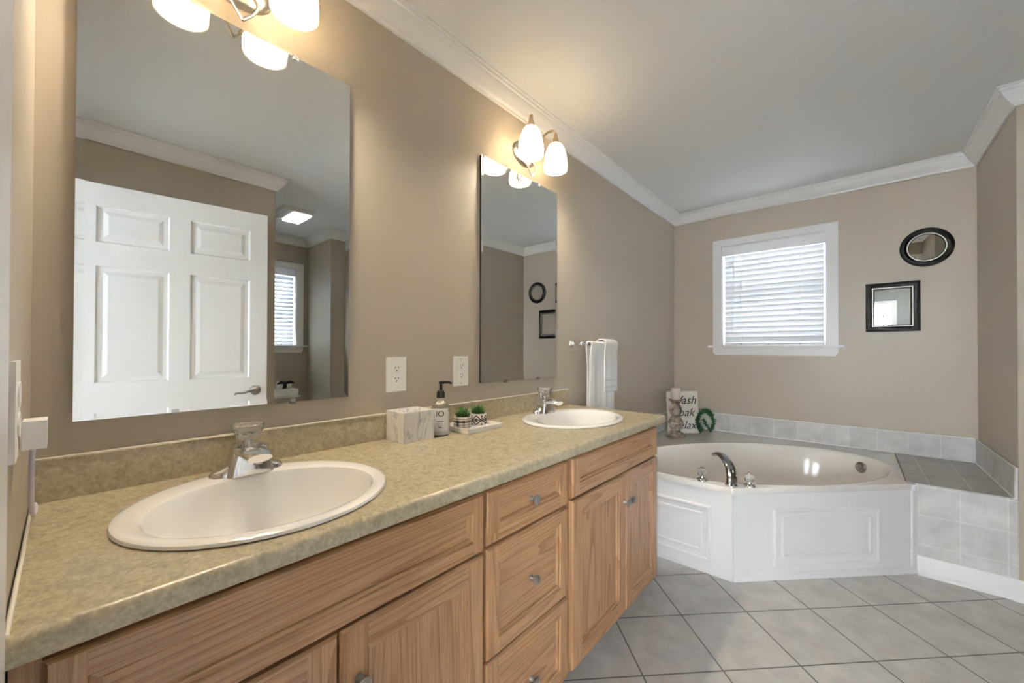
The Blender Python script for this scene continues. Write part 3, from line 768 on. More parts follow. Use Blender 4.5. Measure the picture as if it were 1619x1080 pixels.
def make_bottle():
    x, y, z = .108, .980, ZCT+.0004
    t = thing('soap_dispenser', 'clear soap bottle with black pump behind the marbled box', 'soap dispenser', (x, y, z))
    bm = NB(); lathe(bm, [(0, 0), (.031, 0), (.034, .004), (.034, .095), (.032, .108), (.022, .122), (.0135, .128), (.0135, .140)], 32, (x, y, z), caps=False)
    b = obj('bottle', bm, M['bottle'], t, 50)
    bm = NB(); lathe(bm, [(0, .003), (.0305, .003), (.0305, .088), (0, .088)], 28, (x, y, z)); obj('liquid', bm, plain('clear_soap', (.82, .82, .80), .25, trans=.2, ior=1.1), b, 50)
    bm = NB(); lathe(bm, [(.0155, .1385), (.0155, .156), (.013, .164), (.006, .168), (.0055, .190), (.0085, .191), (.0085, .199), (.004, .201), (0, .201)], 20, (x, y, z))
    tube(bm, [(x, y, z+.1955), (x+.02, y+.02, z+.1965), (x+.028, y+.029, z+.1925)], [.0062, .005, .004], 8)
    obj('pump', bm, M['black'], t, 40)
    # label faces the room diagonally
    ang = math.radians(-43); lab = NB(); n = 14; z0, z1 = z+.018, z+.102
    A = []
    for i in range(n+1):
        a = ang + (i/n-.5)*1.9; A.append((x+.0347*math.cos(a), y+.0347*math.sin(a)))
    lo = [lab.verts.new((*p, z0)) for p in A]; hi = [lab.verts.new((*p, z1)) for p in A]
    for i in range(n): lab.faces.new((lo[i], lo[i+1], hi[i+1], hi[i]))
    lo_ = obj('label', lab, plain('pale_label', (.72, .71, .69), .5), t, 60)
    d = Vector((math.cos(ang), math.sin(ang), 0)); u = Vector((-d.y, d.x, 0))
    def at(h): 
        m = Matrix((u, Vector((0,0,1)), d)).transposed().to_4x4(); m.translation = Vector((x, y, z+h)) + d*.0352; return m
    tm = text_mesh('IO', .030, at(.082)); 
    for v in tm.verts:      # wrap round the bottle
        rel = Vector((v.co.x-x, v.co.y-y, 0)); s = rel.dot(u); a = ang + s/.0352; v.co.x, v.co.y = x+.0353*math.cos(a), y+.0353*math.sin(a)
    for h, w, tk in ((.052, .026, .0035), (.045, .026, .0018), (.039, .020, .0014), (.030, .012, .0055)):
        for s in range(6):
            a0, a1 = ang+(s/6-.5)*w/.0353*1.0, ang+((s+.75)/6-.5)*w/.0353
            tm.faces.new([tm.verts.new((x+.0354*math.cos(a), y+.0354*math.sin(a), z+hh)) for a, hh in ((a0, h), (a1, h), (a1, h+tk), (a0, h+tk))])
    obj('printed_text', tm, M['ink'], lo_)
make_bottle()

def make_tray():
    t = thing('tray', 'small white rectangular tray holding two potted succulents', 'tray', (.11, 1.14, ZCT))
    bm = NB(); x0, x1, y0, y1, z0, z1 = .030, .188, 1.046, 1.235, ZCT+.0004, ZCT+.019; w = .006
    def rect(i, z): return [bm.verts.new(p) for p in ((x0+i, y0+i, z), (x1-i, y0+i, z), (x1-i, y1-i, z), (x0+i, y1-i, z))]
    R = [rect(.002, z0), rect(0, z1), rect(w, z1), rect(w+.002, z0+.006)]
    for a, b in zip(R, R[1:]):
        for e in range(4): bm.faces.new((a[e], a[(e+1) % 4], b[(e+1) % 4], b[e]))
    bm.faces.new(R[-1]); bm.faces.new(R[0][::-1]); bevel(bm, .0015, 2)
    obj('dish', bm, plain('white_ceramic_tray', (.76, .74, .72), .3), t, 40)
make_tray()

def leaf(bm, base, d, up, ln, wd):
    """plump pointed leaf"""
    d = d.normalized(); s = d.cross(up).normalized(); u = s.cross(d).normalized()
    prof = [(0, .35), (.35, 1), (.7, .75), (1, .03)]
    R = []
    for t_, w_ in prof:
        c = base + d*(ln*t_) + u*(ln*.22*t_*t_)
        R.append([bm.verts.new(c + s*(wd*w_*math.cos(a)) + u*(wd*.38*w_*math.sin(a))) for a in [2*PI*k/6 for k in range(6)]])
    for a, b in zip(R, R[1:]):
        for k in range(6): bm.faces.new((a[k], a[(k+1) % 6], b[(k+1) % 6], b[k]))
    bm.faces.new(R[0][::-1]); bm.faces.new(R[-1])
def make_pot(x, y, label, style, seed):
    rnd = random.Random(seed); z = ZCT+.0068
    t = thing('potted_succulent', label, 'plant', (x, y, z))
    h, r = .047, .0355
    bm = NB(); lathe(bm, [(0, 0), (r-.004, 0), (r-.001, .004), (r, h-.004), (r, h), (r-.004, h), (r-.004, h-.006), (0, h-.006)], 40, (x, y, z), caps=False)
    pot = obj('pot', bm, plain('cream_glazed_pot_%d' % seed, (.70, .65, .58), .35), t, 40)
    # painted pattern as thin raised glaze
    bm = NB(); rr = r+.0004
    def patch(pts):
        P = []
        n = len(pts)
        bm.faces.new([bm.verts.new((x+rr*math.cos(a), y+rr*math.sin(a), z+hh)) for a, hh in pts])
    def line(a0, h0, a1, h1, w, seg=6):
        for i in range(seg):
            t0, t1 = i/seg, (i+1)/seg
            A = (a0+(a1-a0)*t0, h0+(h1-h0)*t0); B = (a0+(a1-a0)*t1, h0+(h1-h0)*t1)
            dx, dh = (a1-a0)*r, h1-h0; q = math.hypot(dx, dh); ox, oh = -dh/q*w/2/r, dx/q*w/2
            patch([(A[0]-ox, A[1]-oh), (B[0]-ox, B[1]-oh), (B[0]+ox, B[1]+oh), (A[0]+ox, A[1]+oh)])
    if style == 'bands':
        N = 24
        for hh, wv in ((.040, .0022), (.031, .0016), (.027, .0030), (.017, .0016), (.009, .0014)):
            for i in range(N): line(2*PI*i/N, hh, 2*PI*(i+1)/N, hh, wv, 1)
        for i in range(9):
            a = 2*PI*i/9
            for da in (0, .10, .2): line(a+da, .003, a+da, .036, .0013, 2)
    else:
        N = 5
        for i in range(N):
            a, b = 2*PI*i/N+.3, 2*PI*(i+1)/N+.3; m = (a+b)/2
            for o, wv in ((0, .0042), (.011, .0026)):
                line(a, .005+o, m, .024+o*.55, wv); line(m, .024+o*.55, b, .005+o, wv)
                line(a, .041-o, m, .020-o*.55, wv); line(m, .020-o*.55, b, .041-o, wv)
            patch([(m-.14, .037), (m, .030), (m+.14, .037), (m, .043)]); patch([(a-.14, .023), (a, .016), (a+.14, .023), (a, .030)]); patch([(m-.12, .005), (m, .002), (m+.12, .005), (m, .011)])
    obj('pattern', bm, M['browndeep'], pot)
    bm = NB(); lathe(bm, [(r-.0045, h-.007), (r-.008, h-.003), (0, h-.001)], 24, (x, y, z), caps=False); obj('soil', bm, M['soil'], t)
    bm = NB()
    for tier, (n, el, ln) in enumerate(((11, .28, .036), (10, .62, .037), (8, .95, .036), (6, 1.25, .036))):
        for i in range(n):
            a = 2*PI*i/n + tier*.4 + rnd.uniform(-.12, .12); e = el + rnd.uniform(-.12, .12)
            d = Vector((math.cos(a)*math.cos(e), math.sin(a)*math.cos(e), math.sin(e)))
            leaf(bm, Vector((x, y, z+h-.004))+Vector((math.cos(a), math.sin(a), 0))*.006, d, Vector((0,0,1)), ln*rnd.uniform(.85, 1.12), .0075)
    obj('foliage', bm, M['leaf'], t, 60)
make_pot(.098, 1.098, 'succulent in the cream pot with thin dark stripes, on the tray', 'bands', 1)
make_pot(.088, 1.193, 'succulent in the cream pot with bold dark diamonds, on the tray', 'diamonds', 2)

# ------------------------------------------------------------------ towel bar and towels
t = thing('towel_bar', 'chrome towel bar on the wall beyond the farther mirror', 'towel bar', (.0, 2.28, 1.216))
for y in (2.05, 2.505):
    bm = NB(); lathe(bm, [(.026, .0006), (.026, .004), (.021, .009), (.016, .012), (.012, .016), (.010, .05), (.0135, .056), (.0145, .066), (.0135, .076), (.008, .080), (0, .081)], 24, (0, y, 1.216), (1,0,0))
    obj('post', bm, M['chrome'], t, 50)
bm = NB(); tube(bm, [(.066, 2.035, 1.216), (.066, 2.52, 1.216)], .0075, 12); obj('bar', bm, M['chrome'], t, 50)

def drape(name, label, y0, y1, xb, zb_front, zb_back, gap, folds, hem=None, seed=0):
    """towel folded over the bar; gap is its distance from the bar axis"""
    rnd = random.Random(seed); bm = NB(); NY = 40; face = .004 if gap < .02 else .028
    bx, bz = .066, 1.216
    path = []
    for i in range(16): path.append((bx-.005-(gap-.005)*max(0, 1-(15-i)/4)**.7, zb_back+(bz-zb_back)*i/15))
    for i in range(1, 9): a = PI - PI*i/9; path.append((bx+gap*math.cos(a), bz+gap*math.sin(a)))
    for i in range(24): q = i/23; path.append((bx+face+(gap-face)*max(0, 1-q*6), bz-(bz-zb_front)*q))
    ph = [rnd.uniform(0, 6.28) for _ in range(4)]; rows = []
    for j, (px, pz) in enumerate(path):
        dn = min(1, max(0, (bz-pz)/.3)); row = []; side = 1 if j > 20 else (-.12 if j < 16 else 0)
        for i in range(NY+1):
            q = i/NY; wv = folds*dn*(.5*math.sin(q*9+ph[0])+.35*math.sin(q*17+ph[1]+pz*2)+.2*math.sin(q*30+ph[2]))
            spread = 1+.04*dn*(1 if j > 20 else .5)
            yy = (y0+y1)/2 + (q-.5)*(y1-y0)*spread
            row.append(bm.verts.new((max(.012, px + side*(wv+folds*.6)), yy, pz + .003*math.sin(q*7+ph[3])*dn)))
        rows.append(row)
    for a, b in zip(rows, rows[1:]):
        for i in range(NY): bm.faces.new((a[i], a[i+1], b[i+1], b[i]))
    o = obj(name, bm, M['towel'], None, 70); o.location = (0, 0, 0)
    md = o.modifiers.new('thickness', 'SOLIDIFY'); md.thickness = .006; md.offset = 0
    setp(o, label, 'towel')
    if hem:
        for hz in hem:
            b2 = NB(); R = []
            for i in range(NY+1):
                q = i/NY; dn = min(1, (bz-hz)/.3); wv = folds*dn*(.5*math.sin(q*9+ph[0])+.35*math.sin(q*17+ph[1]+hz*2)+.2*math.sin(q*30+ph[2]))
                px = bx+face
                R.append((max(.012, px+wv+folds*.6)+.0035, (y0+y1)/2+(q-.5)*(y1-y0)*(1+.04*dn), hz))
            lo = [b2.verts.new(p) for p in R]; hi = [b2.verts.new((p[0]+.0004, p[1], p[2]+.006)) for p in R]
            for i in range(NY): b2.faces.new((lo[i], lo[i+1], hi[i+1], hi[i]))
            h = obj('woven_band', b2, plain('band_weave', (.70, .69, .67), .8), o, 60)
    return o
drape('bath_towel', 'long white bath towel hanging over the towel bar', 2.135, 2.450, .066, .70, .72, .016, .010, seed=3)
drape('hand_towel', 'short white hand towel draped on top of the long bath towel', 2.285, 2.452, .066, .912, 1.02, .034, .004, hem=(.985, .945), seed=5)

# ------------------------------------------------------------------ corner tub
ZD = .477
A0, B0 = (.8073, 2.3044), (1.5236, 3.0433)
def make_tub():
    t = thing('bathtub', 'white corner bathtub with oval basin and panelled skirt under the window', 'bathtub', (.9, 3.1, 0))
    # deck + basin in one shell
    ov = .014
    poly = [(.0125, A0[1]-ov), (A0[0]+ov*.45, A0[1]-ov), (1.505, 3.006), (1.4875, 3.055), (1.4875, L-.0125), (.0125, L-.0125)]
    cx, cy, th = .802, 2.953, math.radians(45.6); ru, rv = .785, .458
    cu, su = math.cos(th), math.sin(th)
    angs = sorted([2*PI*k/120 for k in range(120)] + [math.atan2(p[1]-cy, p[0]-cx) % (2*PI) for p in poly])
    def oval(s, a, z, sv=None):
        # point of the (superelliptic) oval in direction a
        dx, dy = math.cos(a), math.sin(a); u, v = dx*cu+dy*su, -dx*su+dy*cu
        A_, B_ = ru*s, rv*(s if sv is None else sv)
        n = 2.03; r = (abs(u/A_)**n+abs(v/B_)**n)**(-1/n)
        return (cx+dx*r, cy+dy*r, z)
    def outer(a, z):
        dx, dy = math.cos(a), math.sin(a); best = 1e9
        for i in range(len(poly)):
            p, q = poly[i], poly[(i+1) % len(poly)]; ex, ey = q[0]-p[0], q[1]-p[1]
            den = dx*ey-dy*ex
            if abs(den) < 1e-9: continue
            tt = ((p[0]-cx)*ey-(p[1]-cy)*ex)/den; ss = ((p[0]-cx)*dy-(p[1]-cy)*dx)/den
            if tt > 0 and -1e-6 <= ss <= 1+1e-6: best = min(best, tt)
        return (cx+dx*best, cy+dy*best, z)
    bm = NB(); rings = []
    def add(f): rings.append([bm.verts.new(f(a)) for a in angs])
    add(lambda a: outer(a, ZD-.032)); add(lambda a: outer(a, ZD-.005))
    def shrink(a, k, z): p = outer(a, z); return (cx+(p[0]-cx)*k, cy+(p[1]-cy)*k, z)
    add(lambda a: shrink(a, .994, ZD))
    add(lambda a: oval(1.035, a, ZD)); add(lambda a: oval(1.02, a, ZD+.004)); add(lambda a: oval(1.0, a, ZD+.003)); add(lambda a: oval(.985, a, ZD-.006))
    for s, dz in ((.965, -.04), (.94, -.12), (.91, -.20), (.87, -.28), (.80, -.345), (.70, -.385), (.5, -.40), (.25, -.402), (.06, -.403)): add(lambda a: oval(s, a, ZD+dz))
    n = len(angs)
    for a, b in zip(rings, rings[1:]):
        for k_ in range(n): bm.faces.new((a[k_], a[(k_+1) % n], b[(k_+1) % n], b[k_]))
    bm.faces.new(rings[-1])
    obj('basin', bm, M['tub'], t, 50)
    # skirts
    def skirt(P, Q, mouldings, s0, posts):
        P, Q = Vector((*P, 0)), Vector((*Q, 0)); d = (Q-P); ln = d.length; d.normalize(); nr = Vector((d.y, -d.x, 0))
        T = lambda s, o, z: P + d*s + nr*o + Vector((0, 0, z))
        bm = NB()
        def b(s0, s1, o0, o1, z0, z1):
            vs = [bm.verts.new(T(*p)) for p in ((s0,o0,z0),(s1,o0,z0),(s1,o1,z0),(s0,o1,z0),(s0,o0,z1),(s1,o0,z1),(s1,o1,z1),(s0,o1,z1))]
            for q in ((0,3,2,1),(4,5,6,7),(0,1,5,4),(1,2,6,5),(2,3,7,6),(3,0,4,7)): bm.faces.new([vs[i] for i in q])
        b(s0, ln, -.02, 0, 0, ZD-.034)
        pan = obj('skirt_panel', bm, M['trim'], t)
        bm = NB()
        b(s0, ln, 0.0002, .010, 0, .024); b(s0, ln, .0002, .006, .024, .034); b(s0, ln, .0002, .008, .440, ZD-.034)
        for a_, c_ in posts: b(a_, c_, .0002, .009, .034, .440)
        bevel(bm, .002, 1)
        obj('edge_trim', bm, M['trim'], pan)
        for (a0, a1, z0, z1) in mouldings:
            bm = NB(); ring = [(0, .0002), (0, .010), (.004, .014), (.012, .014), (.018, .008), (.040, .006), (.046, .009), (.054, .009), (.058, .0002)]
            prev = None
            for i, o in ring:
                cur = [bm.verts.new(T(*p)) for p in ((a0+i, o, z0+i), (a1-i, o, z0+i), (a1-i, o, z1-i), (a0+i, o, z1-i))]
                if prev:
                    for e in range(4): bm.faces.new((prev[e], prev[(e+1) % 4], cur[(e+1) % 4], cur[e]))
                prev = cur
            obj('picture_moulding', bm, M['trim'], pan)
    skirt(A0, B0, [(.222, .812, .066, .362)], 0, [(0, .028), (1.000, 1.029)])
    skirt((.0125, A0[1]), A0, [(.15, .692, .064, .356)], 0, [(A0[0]-.0125-.028, A0[0]-.0125)])
    # overflow plate on the far basin wall, and two jets
    def wallpt(a, s, z): return Vector(oval(s, a, z))
    a = math.atan2(.55, .505); p = wallpt(a, .958, ZD-.065); nn = (Vector((cx, cy, p.z+.05))-p).normalized()
    bm = NB(); lathe(bm, [(.036, -.004), (.036, .006), (.030, .011), (.014, .012), (.010, .018), (0, .019)], 28, p, nn); obj('overflow_plate', bm, M['darkchrome'], t, 40)
    for ax in (3.35, 3.75, 5.35, 5.75):
        p = wallpt(ax, .905, ZD-.20); nn = (Vector((cx, cy, p.z))-p).normalized()
        bm = NB(); lathe(bm, [(.028, -.004), (.028, .006), (.020, .010), (.012, .006), (0, .006)], 24, p, nn); obj('jet', bm, M['plastic'], t, 40)
    bm = NB(); lathe(bm, [(.03, 0), (.03, .004), (.02, .006), (0, .006)], 24, (cx, cy, ZD-.4025)); obj('drain', bm, M['chrome'], t, 40)
make_tub()

t = thing('tub_spout', 'tall curved chrome spout on the front corner of the tub deck', 'faucet', (.795, 2.336, ZD))
bm = NB(); tube(bm, [(.795, 2.336, ZD+.0004), (.797, 2.334, ZD+.05), (.785, 2.348, ZD+.095), (.752, 2.39, ZD+.122), (.712, 2.444, ZD+.128), (.680, 2.487, ZD+.112)], [.025, .0235, .022, .0205, .0185, .0165], 16, 6, (1.12, .62, (.82, .57, 0)))
obj('spout', bm, M['darkchrome'], t, 60)
bm = NB(); lathe(bm, [(.030, .0002), (.030, .005), (.026, .009)], 28, (.795, 2.336, ZD)); obj('escutcheon', bm, M['chrome'], t, 40)
def tub_handle(x, y, label):
    t = thing('tub_tap', label, 'tap handle', (x, y, ZD), 'crystal tub handles')
    bm = NB(); lathe(bm, [(.028, .0002), (.028, .005), (.022, .010), (.013, .014), (.011, .022)], 24, (x, y, ZD))
    obj('base', bm, M['chrome'], t, 50)
    bm = NB(); lathe(bm, [(.010, .022), (.018, .025), (.0255, .036), (.0265, .047), (.022, .058), (.013, .063), (0, .064)], 10, (x, y, ZD)); kb = obj('crystal_ball', bm, M['crystal'], t)
    bm = NB(); lathe(bm, [(.009, .0645), (.0115, .066), (.010, .069), (0, .070)], 14, (x, y, ZD)); obj('cap', bm, M['chrome'], kb, 40)
tub_handle(.655, 2.330, 'clear round tub handle to the left of the spout')
tub_handle(.868, 2.390, 'clear round tub handle to the right of the spout')

# tiled ledge, tile bands
YL = 3.0375
t = thing('tiled_ledge', 'grey tiled ledge between the tub and the right wall', 'ledge', (1.69, 3.45, 0))
bm = NB(); box(bm, 1.489, W-.0125, YL+.006, L-.0125, ZD-.012, ZD); obj('tile_top', bm, M['tile_xy'], t)
bm = NB(); box(bm, 1.522, W, YL, YL+.008, .0985, ZD-.0005); obj('tile_face', bm, M['tile_xz'], t)
bm = NB(); box(bm, 1.500, W-.001, YL+.009, YL+.03, 0, ZD-.013); obj('core', bm, M['trim'], t)
bm = NB(); prism(bm, [(-.0005, 0), (-.022, 0), (-.022, .014), (-.014, .022), (-.014, .085), (-.008, .098), (-.0005, .098)], lambda p, e: (W+.02 if e else 1.527, LS+.0085+p[0], p[1]))
obj('base_board', bm, M['trim'], t, 40)
bm = NB(); box(bm, .0005, W-.0005, L-.012, L-.0003, ZD+.0005, ZD+.150); struct('trim_13', bm, M['tile_band'], 'grey tile band along the window wall above the tub deck', 'tile band')
bm = NB(); box(bm, .0003, .012, 2.29, L-.0125, ZD+.0005, ZD+.150); struct('trim_14', bm, M['tile_yz'], 'grey tile band on the vanity wall above the tub deck', 'tile band')
bm = NB(); box(bm, W-.012, W-.0003, LS+.004, L-.0125, ZD+.0005, ZD+.150); struct('trim_15', bm, M['tile_yz'], 'grey tile band on the short right wall', 'tile band')
bm = NB()
for P in ([(.013, L-.012, ZD+.151), (W-.013, L-.012, ZD+.151)], [(.012, 2.29, ZD+.151), (.012, L-.012, ZD+.151)], [(W-.012, LS+.004, ZD+.151), (W-.012, L-.012, ZD+.151)],
          [(W-.0125, LS+.006, ZD+.001), (W-.0125, L-.013, ZD+.001)], [(.013, L-.0125, ZD+.002), (1.4875, L-.0125, ZD+.002)], [(W-.004, LS+.002, ZD+.002), (W-.004, LS+.002, ZD+.15)]):
    tube(bm, P, .0032, 6)
struct('trim_16', bm, M['trim'], 'thin white caulk lines along the grey tile bands', 'caulk')

# ------------------------------------------------------------------ decor on the tub deck
def make_sign():
    a, b = Vector((.098, 3.405, ZD+.0005)), Vector((.290, 3.597, ZD+.0005))
    d = (b-a); ln = d.length; d.normalize(); n = Vector((d.y, -d.x, 0)); up = (Vector((0,0,1)) - n*.10).normalized(); nf = d.cross(up).normalized()
    if nf.dot(n) < 0: nf = -nf
    h = .352; th = .016
    t = thing('wall_sign', 'white wooden sign lettered Wash Soak Relax leaning in the tub corner', 'sign', (a+b)/2)
    bm = NB(); vs = [bm.verts.new(a + d*s + up*z - nf*o) for o in (0, th) for s, z in ((0, 0), (ln, 0), (ln, h), (0, h))]
    for q in ((0,1,2,3),(7,6,5,4),(0,4,5,1),(1,5,6,2),(2,6,7,3),(3,7,4,0)): bm.faces.new([vs[i] for i in q])
    bevel(bm, .002, 1)
    bmesh.ops.translate(bm, vec=(0, 0, .0018), verts=bm.verts)
    bd = obj('board', bm, M['signwhite'], t)
    for txt, zz, sz in (('Wash', .275, .098), ('Soak', .172, .098), ('Relax', .066, .094)):
        m = Matrix((d, up, nf)).transposed().to_4x4(); m.translation = a + d*(ln*.5) + up*zz + nf*.0006 + Vector((0, 0, .0018))
        obj('painted_word', text_mesh(txt, sz, m, .0006, .35), M['ink'], bd)
make_sign()
x, y = .170, 3.362
t = thing('candle_holder', 'turned distressed wooden pillar holder standing in front of the sign', 'candle holder', (x, y, ZD))
bm = NB(); lathe(bm, [(.070, .0004), (.072, .014), (.062, .026), (.042, .036), (.034, .050), (.046, .066), (.058, .092), (.060, .112), (.050, .140), (.034, .160), (.030, .172), (.042, .182), (.050, .204), (.048, .230), (.034, .252), (.029, .266), (.042, .282), (.056, .292), (.058, .300)], 28, (x, y, ZD))
obj('pillar', bm, M['distress'], t, 40)
o = obj('candle', lathe(NB(), [(.036, ZD+.3005), (.0375, ZD+.304), (.0375, ZD+.391), (.034, ZD+.395), (.012, ZD+.393), (0, ZD+.393)], 28, (x, y, 0)), M['candle'], None, 40)
setp(o, 'short beige pillar candle standing on the turned holder', 'candle')
def make_wreath():
    base = Vector((.340, 3.604, ZD+.0005)); d = Vector((.74, .67, 0)).normalized(); n = Vector((d.y, -d.x, 0)); up = (Vector((0,0,1)) - n*.16).normalized()
    o_ = thing('leaf_wreath', 'small dark green leaf wreath propped up beside the sign', 'wreath', base)
    rnd = random.Random(4); R, cz = .066, .100
    bm = NB()
    pts = [base + d*(R*math.cos(a)) + up*(cz + (R+.022)*math.sin(a)) for a in [-PI*.30+1.6*PI*i/40 for i in range(41)]]
    tube(bm, pts, .008, 8); obj('vine', bm, M['leafdark'], o_)
    bm = NB()
    for i in range(330):
        a = -PI*.32+1.64*PI*rnd.random(); c = base + d*(R*math.cos(a)) + up*(cz + (R+.022)*math.sin(a))
        dr = Vector((rnd.uniform(-1, 1), rnd.uniform(-1, 1), rnd.uniform(-1, 1))); tang = (-d*math.sin(a)+up*math.cos(a))
        leaf(bm, c, dr*.9+tang*.6, Vector((0, .2, 1)), rnd.uniform(.020, .036), .0085)
    for i in range(70):
        q = rnd.random(); c = base + d*(-.02+.055*q) + up*(.128-.105*q) + n*.004
        leaf(bm, c, Vector((rnd.uniform(-1, 1), rnd.uniform(-1, 1), rnd.uniform(-1, .6))), Vector((0, .2, 1)), rnd.uniform(.014, .024), .0065)
    for v in bm.verts: v.co.z = max(v.co.z, ZD+.0006)
    obj('foliage', bm, M['leafdark'], o_, 60)
make_wreath()

# ------------------------------------------------------------------ small framed mirrors on the tub wall
def framed(label, cx, cz, shape, ro, ri, name):
    y = L-(.0056 if shape == 'round' else .0006)
    t = thing(name, label, 'mirror', (cx, y, cz))
    prof = [(ro, 0), (ro, .012), (ro-.008, .019), (ro-.020, .022), (ro-.030, .018), (ro-.034, .013)]
    bead = [(ro-.034, .0125), (ro-.0355, .017), (ro-.039, .017), (ro-.0405, .0125)]
    lip = [(ro-.0405, .012), (ri+.003, .010), (ri, .006)]
    n = 4 if shape == 'sq' else 64
    def sweep(prof_, mat, nm, sm):
        bm = NB(); prev = None
        for r, o in prof_:
            if n == 4: cur = [bm.verts.new((cx+sx*r[0] if isinstance(r, tuple) else cx+sx*r, y-o, cz+sz*(r[1] if isinstance(r, tuple) else r))) for sx, sz in ((-1,-1),(1,-1),(1,1),(-1,1))]
            else: cur = [bm.verts.new((cx+r*math.cos(2*PI*k/n), y-o, cz+r*math.sin(2*PI*k/n))) for k in range(n)]
            if prev:
                for e in range(n): bm.faces.new((prev[e], prev[(e+1) % n], cur[(e+1) % n], cur[e]))
            prev = cur
        return obj(nm, bm, mat, t, sm)
    if n == 4:
        dz = .1705-.137
        P2 = lambda pr: [((r, r+dz), o) for r, o in pr]
    else: P2 = lambda pr: pr
    sweep(P2(prof+[]), M['blackwood'], 'frame', 35); sweep(P2(bead), M['silver'], 'silver_bead', 35); sweep(P2(lip), M['blackwood'], 'inner_lip', 35)
    bm = NB()
    if n == 4:
        rx, rz = ri+.002, ri+dz+.002
        bm.faces.new([bm.verts.new((cx+sx*rx, y-.0055, cz+sz*rz)) for sx, sz in ((-1,-1),(1,-1),(1,1),(-1,1))]); bm.faces.new([bm.verts.new((cx+sx*rx, y-.001, cz+sz*rz)) for sx, sz in ((-1,-1),(-1,1),(1,1),(1,-1))])
    else: lathe(bm, [(ri+.002, .001), (ri+.002, .0055)], 64, (cx, y, cz), (0,-1,0))
    obj('glass', bm, M['mirror'], t)
    return t
framed('round black framed mirror high on the wall right of the window', 1.642, 1.872, 'round', .128, .083, 'round_mirror').rotation_euler = (math.radians(2.2), 0, 0)
framed('rectangular black framed mirror below the round one', 1.477, 1.4855, 'sq', .137, .090, 'rectangular_mirror')

# ------------------------------------------------------------------ alcove: ceiling light, toilet, towels
t = thing('ceiling_light', 'square ceiling fan light with lit lens, seen in the large mirror', 'ceiling light', (2.65, 1.42, H))
bm = NB(); x0, x1, y0, y1 = 2.47, 2.83, 1.29, 1.56
bm = NB()
a = [bm.verts.new(p) for p in ((x0, y0, H-.0005), (x1, y0, H-.0005), (x1, y1, H-.0005), (x0, y1, H-.0005))]
b = [bm.verts.new(p) for p in ((x0+.012, y0+.012, H-.035), (x1-.012, y0+.012, H-.035), (x1-.012, y1-.012, H-.035), (x0+.012, y1-.012, H-.035))]
for e in range(4): bm.faces.new((a[e], a[(e+1) % 4], b[(e+1) % 4], b[e]))
bm.faces.new(b)
obj('housing', bm, M['plastic'], t)
obj('lens', bbox(x0+.03, x1-.03, y0+.105, y1-.025, H-.048, H-.0352, .008, 3), M['lens'], t, 40)
bm = NB()
for i in range(4): box(bm, x0+.03, x1-.03, y0+.028+i*.017, y0+.034+i*.017, H-.037, H-.0352)
obj('vent_grille', bm, M['nickel'], t)

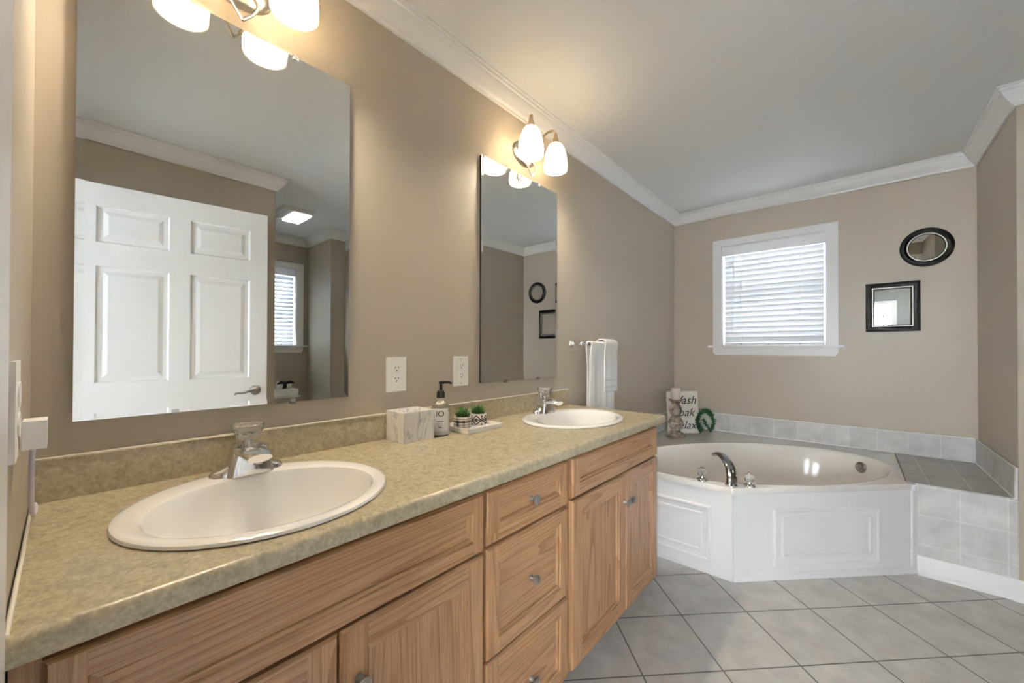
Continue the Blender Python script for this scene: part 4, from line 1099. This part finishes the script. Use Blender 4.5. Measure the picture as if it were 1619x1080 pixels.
def make_toilet():
    y = 1.50; t = thing('toilet', 'white toilet against the alcove window wall, glimpsed in the large mirror', 'toilet', (3.2, y, 0))
    obj('tank', bbox(3.285, 3.485, y-.235, y+.235, .37, .655, .02, 4), M['white'], t, 40)
    obj('tank_lid', bbox(3.275, 3.49, y-.245, y+.245, .6555, .68, .008, 3), M['white'], t, 40)
    bm = NB(); n = 36; R = []
    for z, sx, sy, cx in ((0, .17, .11, 3.13), (.02, .165, .105, 3.13), (.15, .14, .09, 3.12), (.26, .19, .14, 3.06), (.34, .235, .18, 3.02), (.385, .24, .185, 3.02), (.39, .19, .135, 3.02), (.30, .16, .11, 3.03), (.24, .06, .05, 3.05)):
        R.append([bm.verts.new((cx+sx*math.cos(2*PI*k/n), y+sy*math.sin(2*PI*k/n), z)) for k in range(n)])
    for a, b in zip(R, R[1:]):
        for k in range(n): bm.faces.new((a[k], a[(k+1) % n], b[(k+1) % n], b[k]))
    bm.faces.new(R[0][::-1]); bm.faces.new(R[-1]); box(bm, 3.10, 3.29, y-.10, y+.10, .18, .38)
    obj('bowl', bm, M['white'], t, 50)
    bm = NB(); R = []
    for z, s in ((.3905, .97), (.392, 1), (.41, 1), (.418, .96), (.42, .8)):
        R.append([bm.verts.new((3.02+.245*s*math.cos(2*PI*k/n), y+.19*s*math.sin(2*PI*k/n), z)) for k in range(n)])
    for a, b in zip(R, R[1:]):
        for k in range(n): bm.faces.new((a[k], a[(k+1) % n], b[(k+1) % n], b[k]))
    bm.faces.new(R[-1]); bm.faces.new(R[0][::-1]); obj('seat_lid', bm, M['plastic'], t, 40)
    bm = NB(); tube(bm, [(3.283, y-.17, .61), (3.268, y-.17, .61), (3.264, y-.11, .605)], .007, 8); obj('flush_lever', bm, M['chrome'], t, 50)
make_toilet()
for i, (lab, z) in enumerate((('folded white towel lying on the toilet tank, lower of two', .6805), ('folded white towel on the toilet tank, upper of two', .7165))):
    bm = bbox(3.29, 3.475, 1.44, 1.725, z, z+.0355, .014, 4)
    setp(obj('folded_towel', bm, M['towel'], None, 50), lab, 'towel', 'folded towels on the toilet tank')
t = thing('rolled_washcloth', 'white rolled cloth tied with a black ribbon, on the folded towels', 'washcloth', (3.38, 1.61, .753))
bm = NB(); lathe(bm, [(0, -.07), (.034, -.07), (.040, -.062), (.040, .062), (.034, .07), (0, .07)], 24, (3.38, 1.61, .793), (0,1,0), caps=False); obj('roll', bm, M['towel'], t, 50)
bm = NB(); lathe(bm, [(.0405, -.02), (.042, -.018), (.042, .018), (.0405, .02)], 24, (3.38, 1.61, .793), (0,1,0), caps=False)
tube(bm, [(3.35, 1.61, .815), (3.325, 1.66, .825), (3.33, 1.70, .81)], [.012, .016, .004], 8, 4, (1, .35, (0, 0, 1))); tube(bm, [(3.35, 1.61, .815), (3.325, 1.565, .825), (3.33, 1.53, .81)], [.012, .016, .004], 8, 4, (1, .35, (0, 0, 1)))
obj('ribbon', bm, M['black'], t, 50)
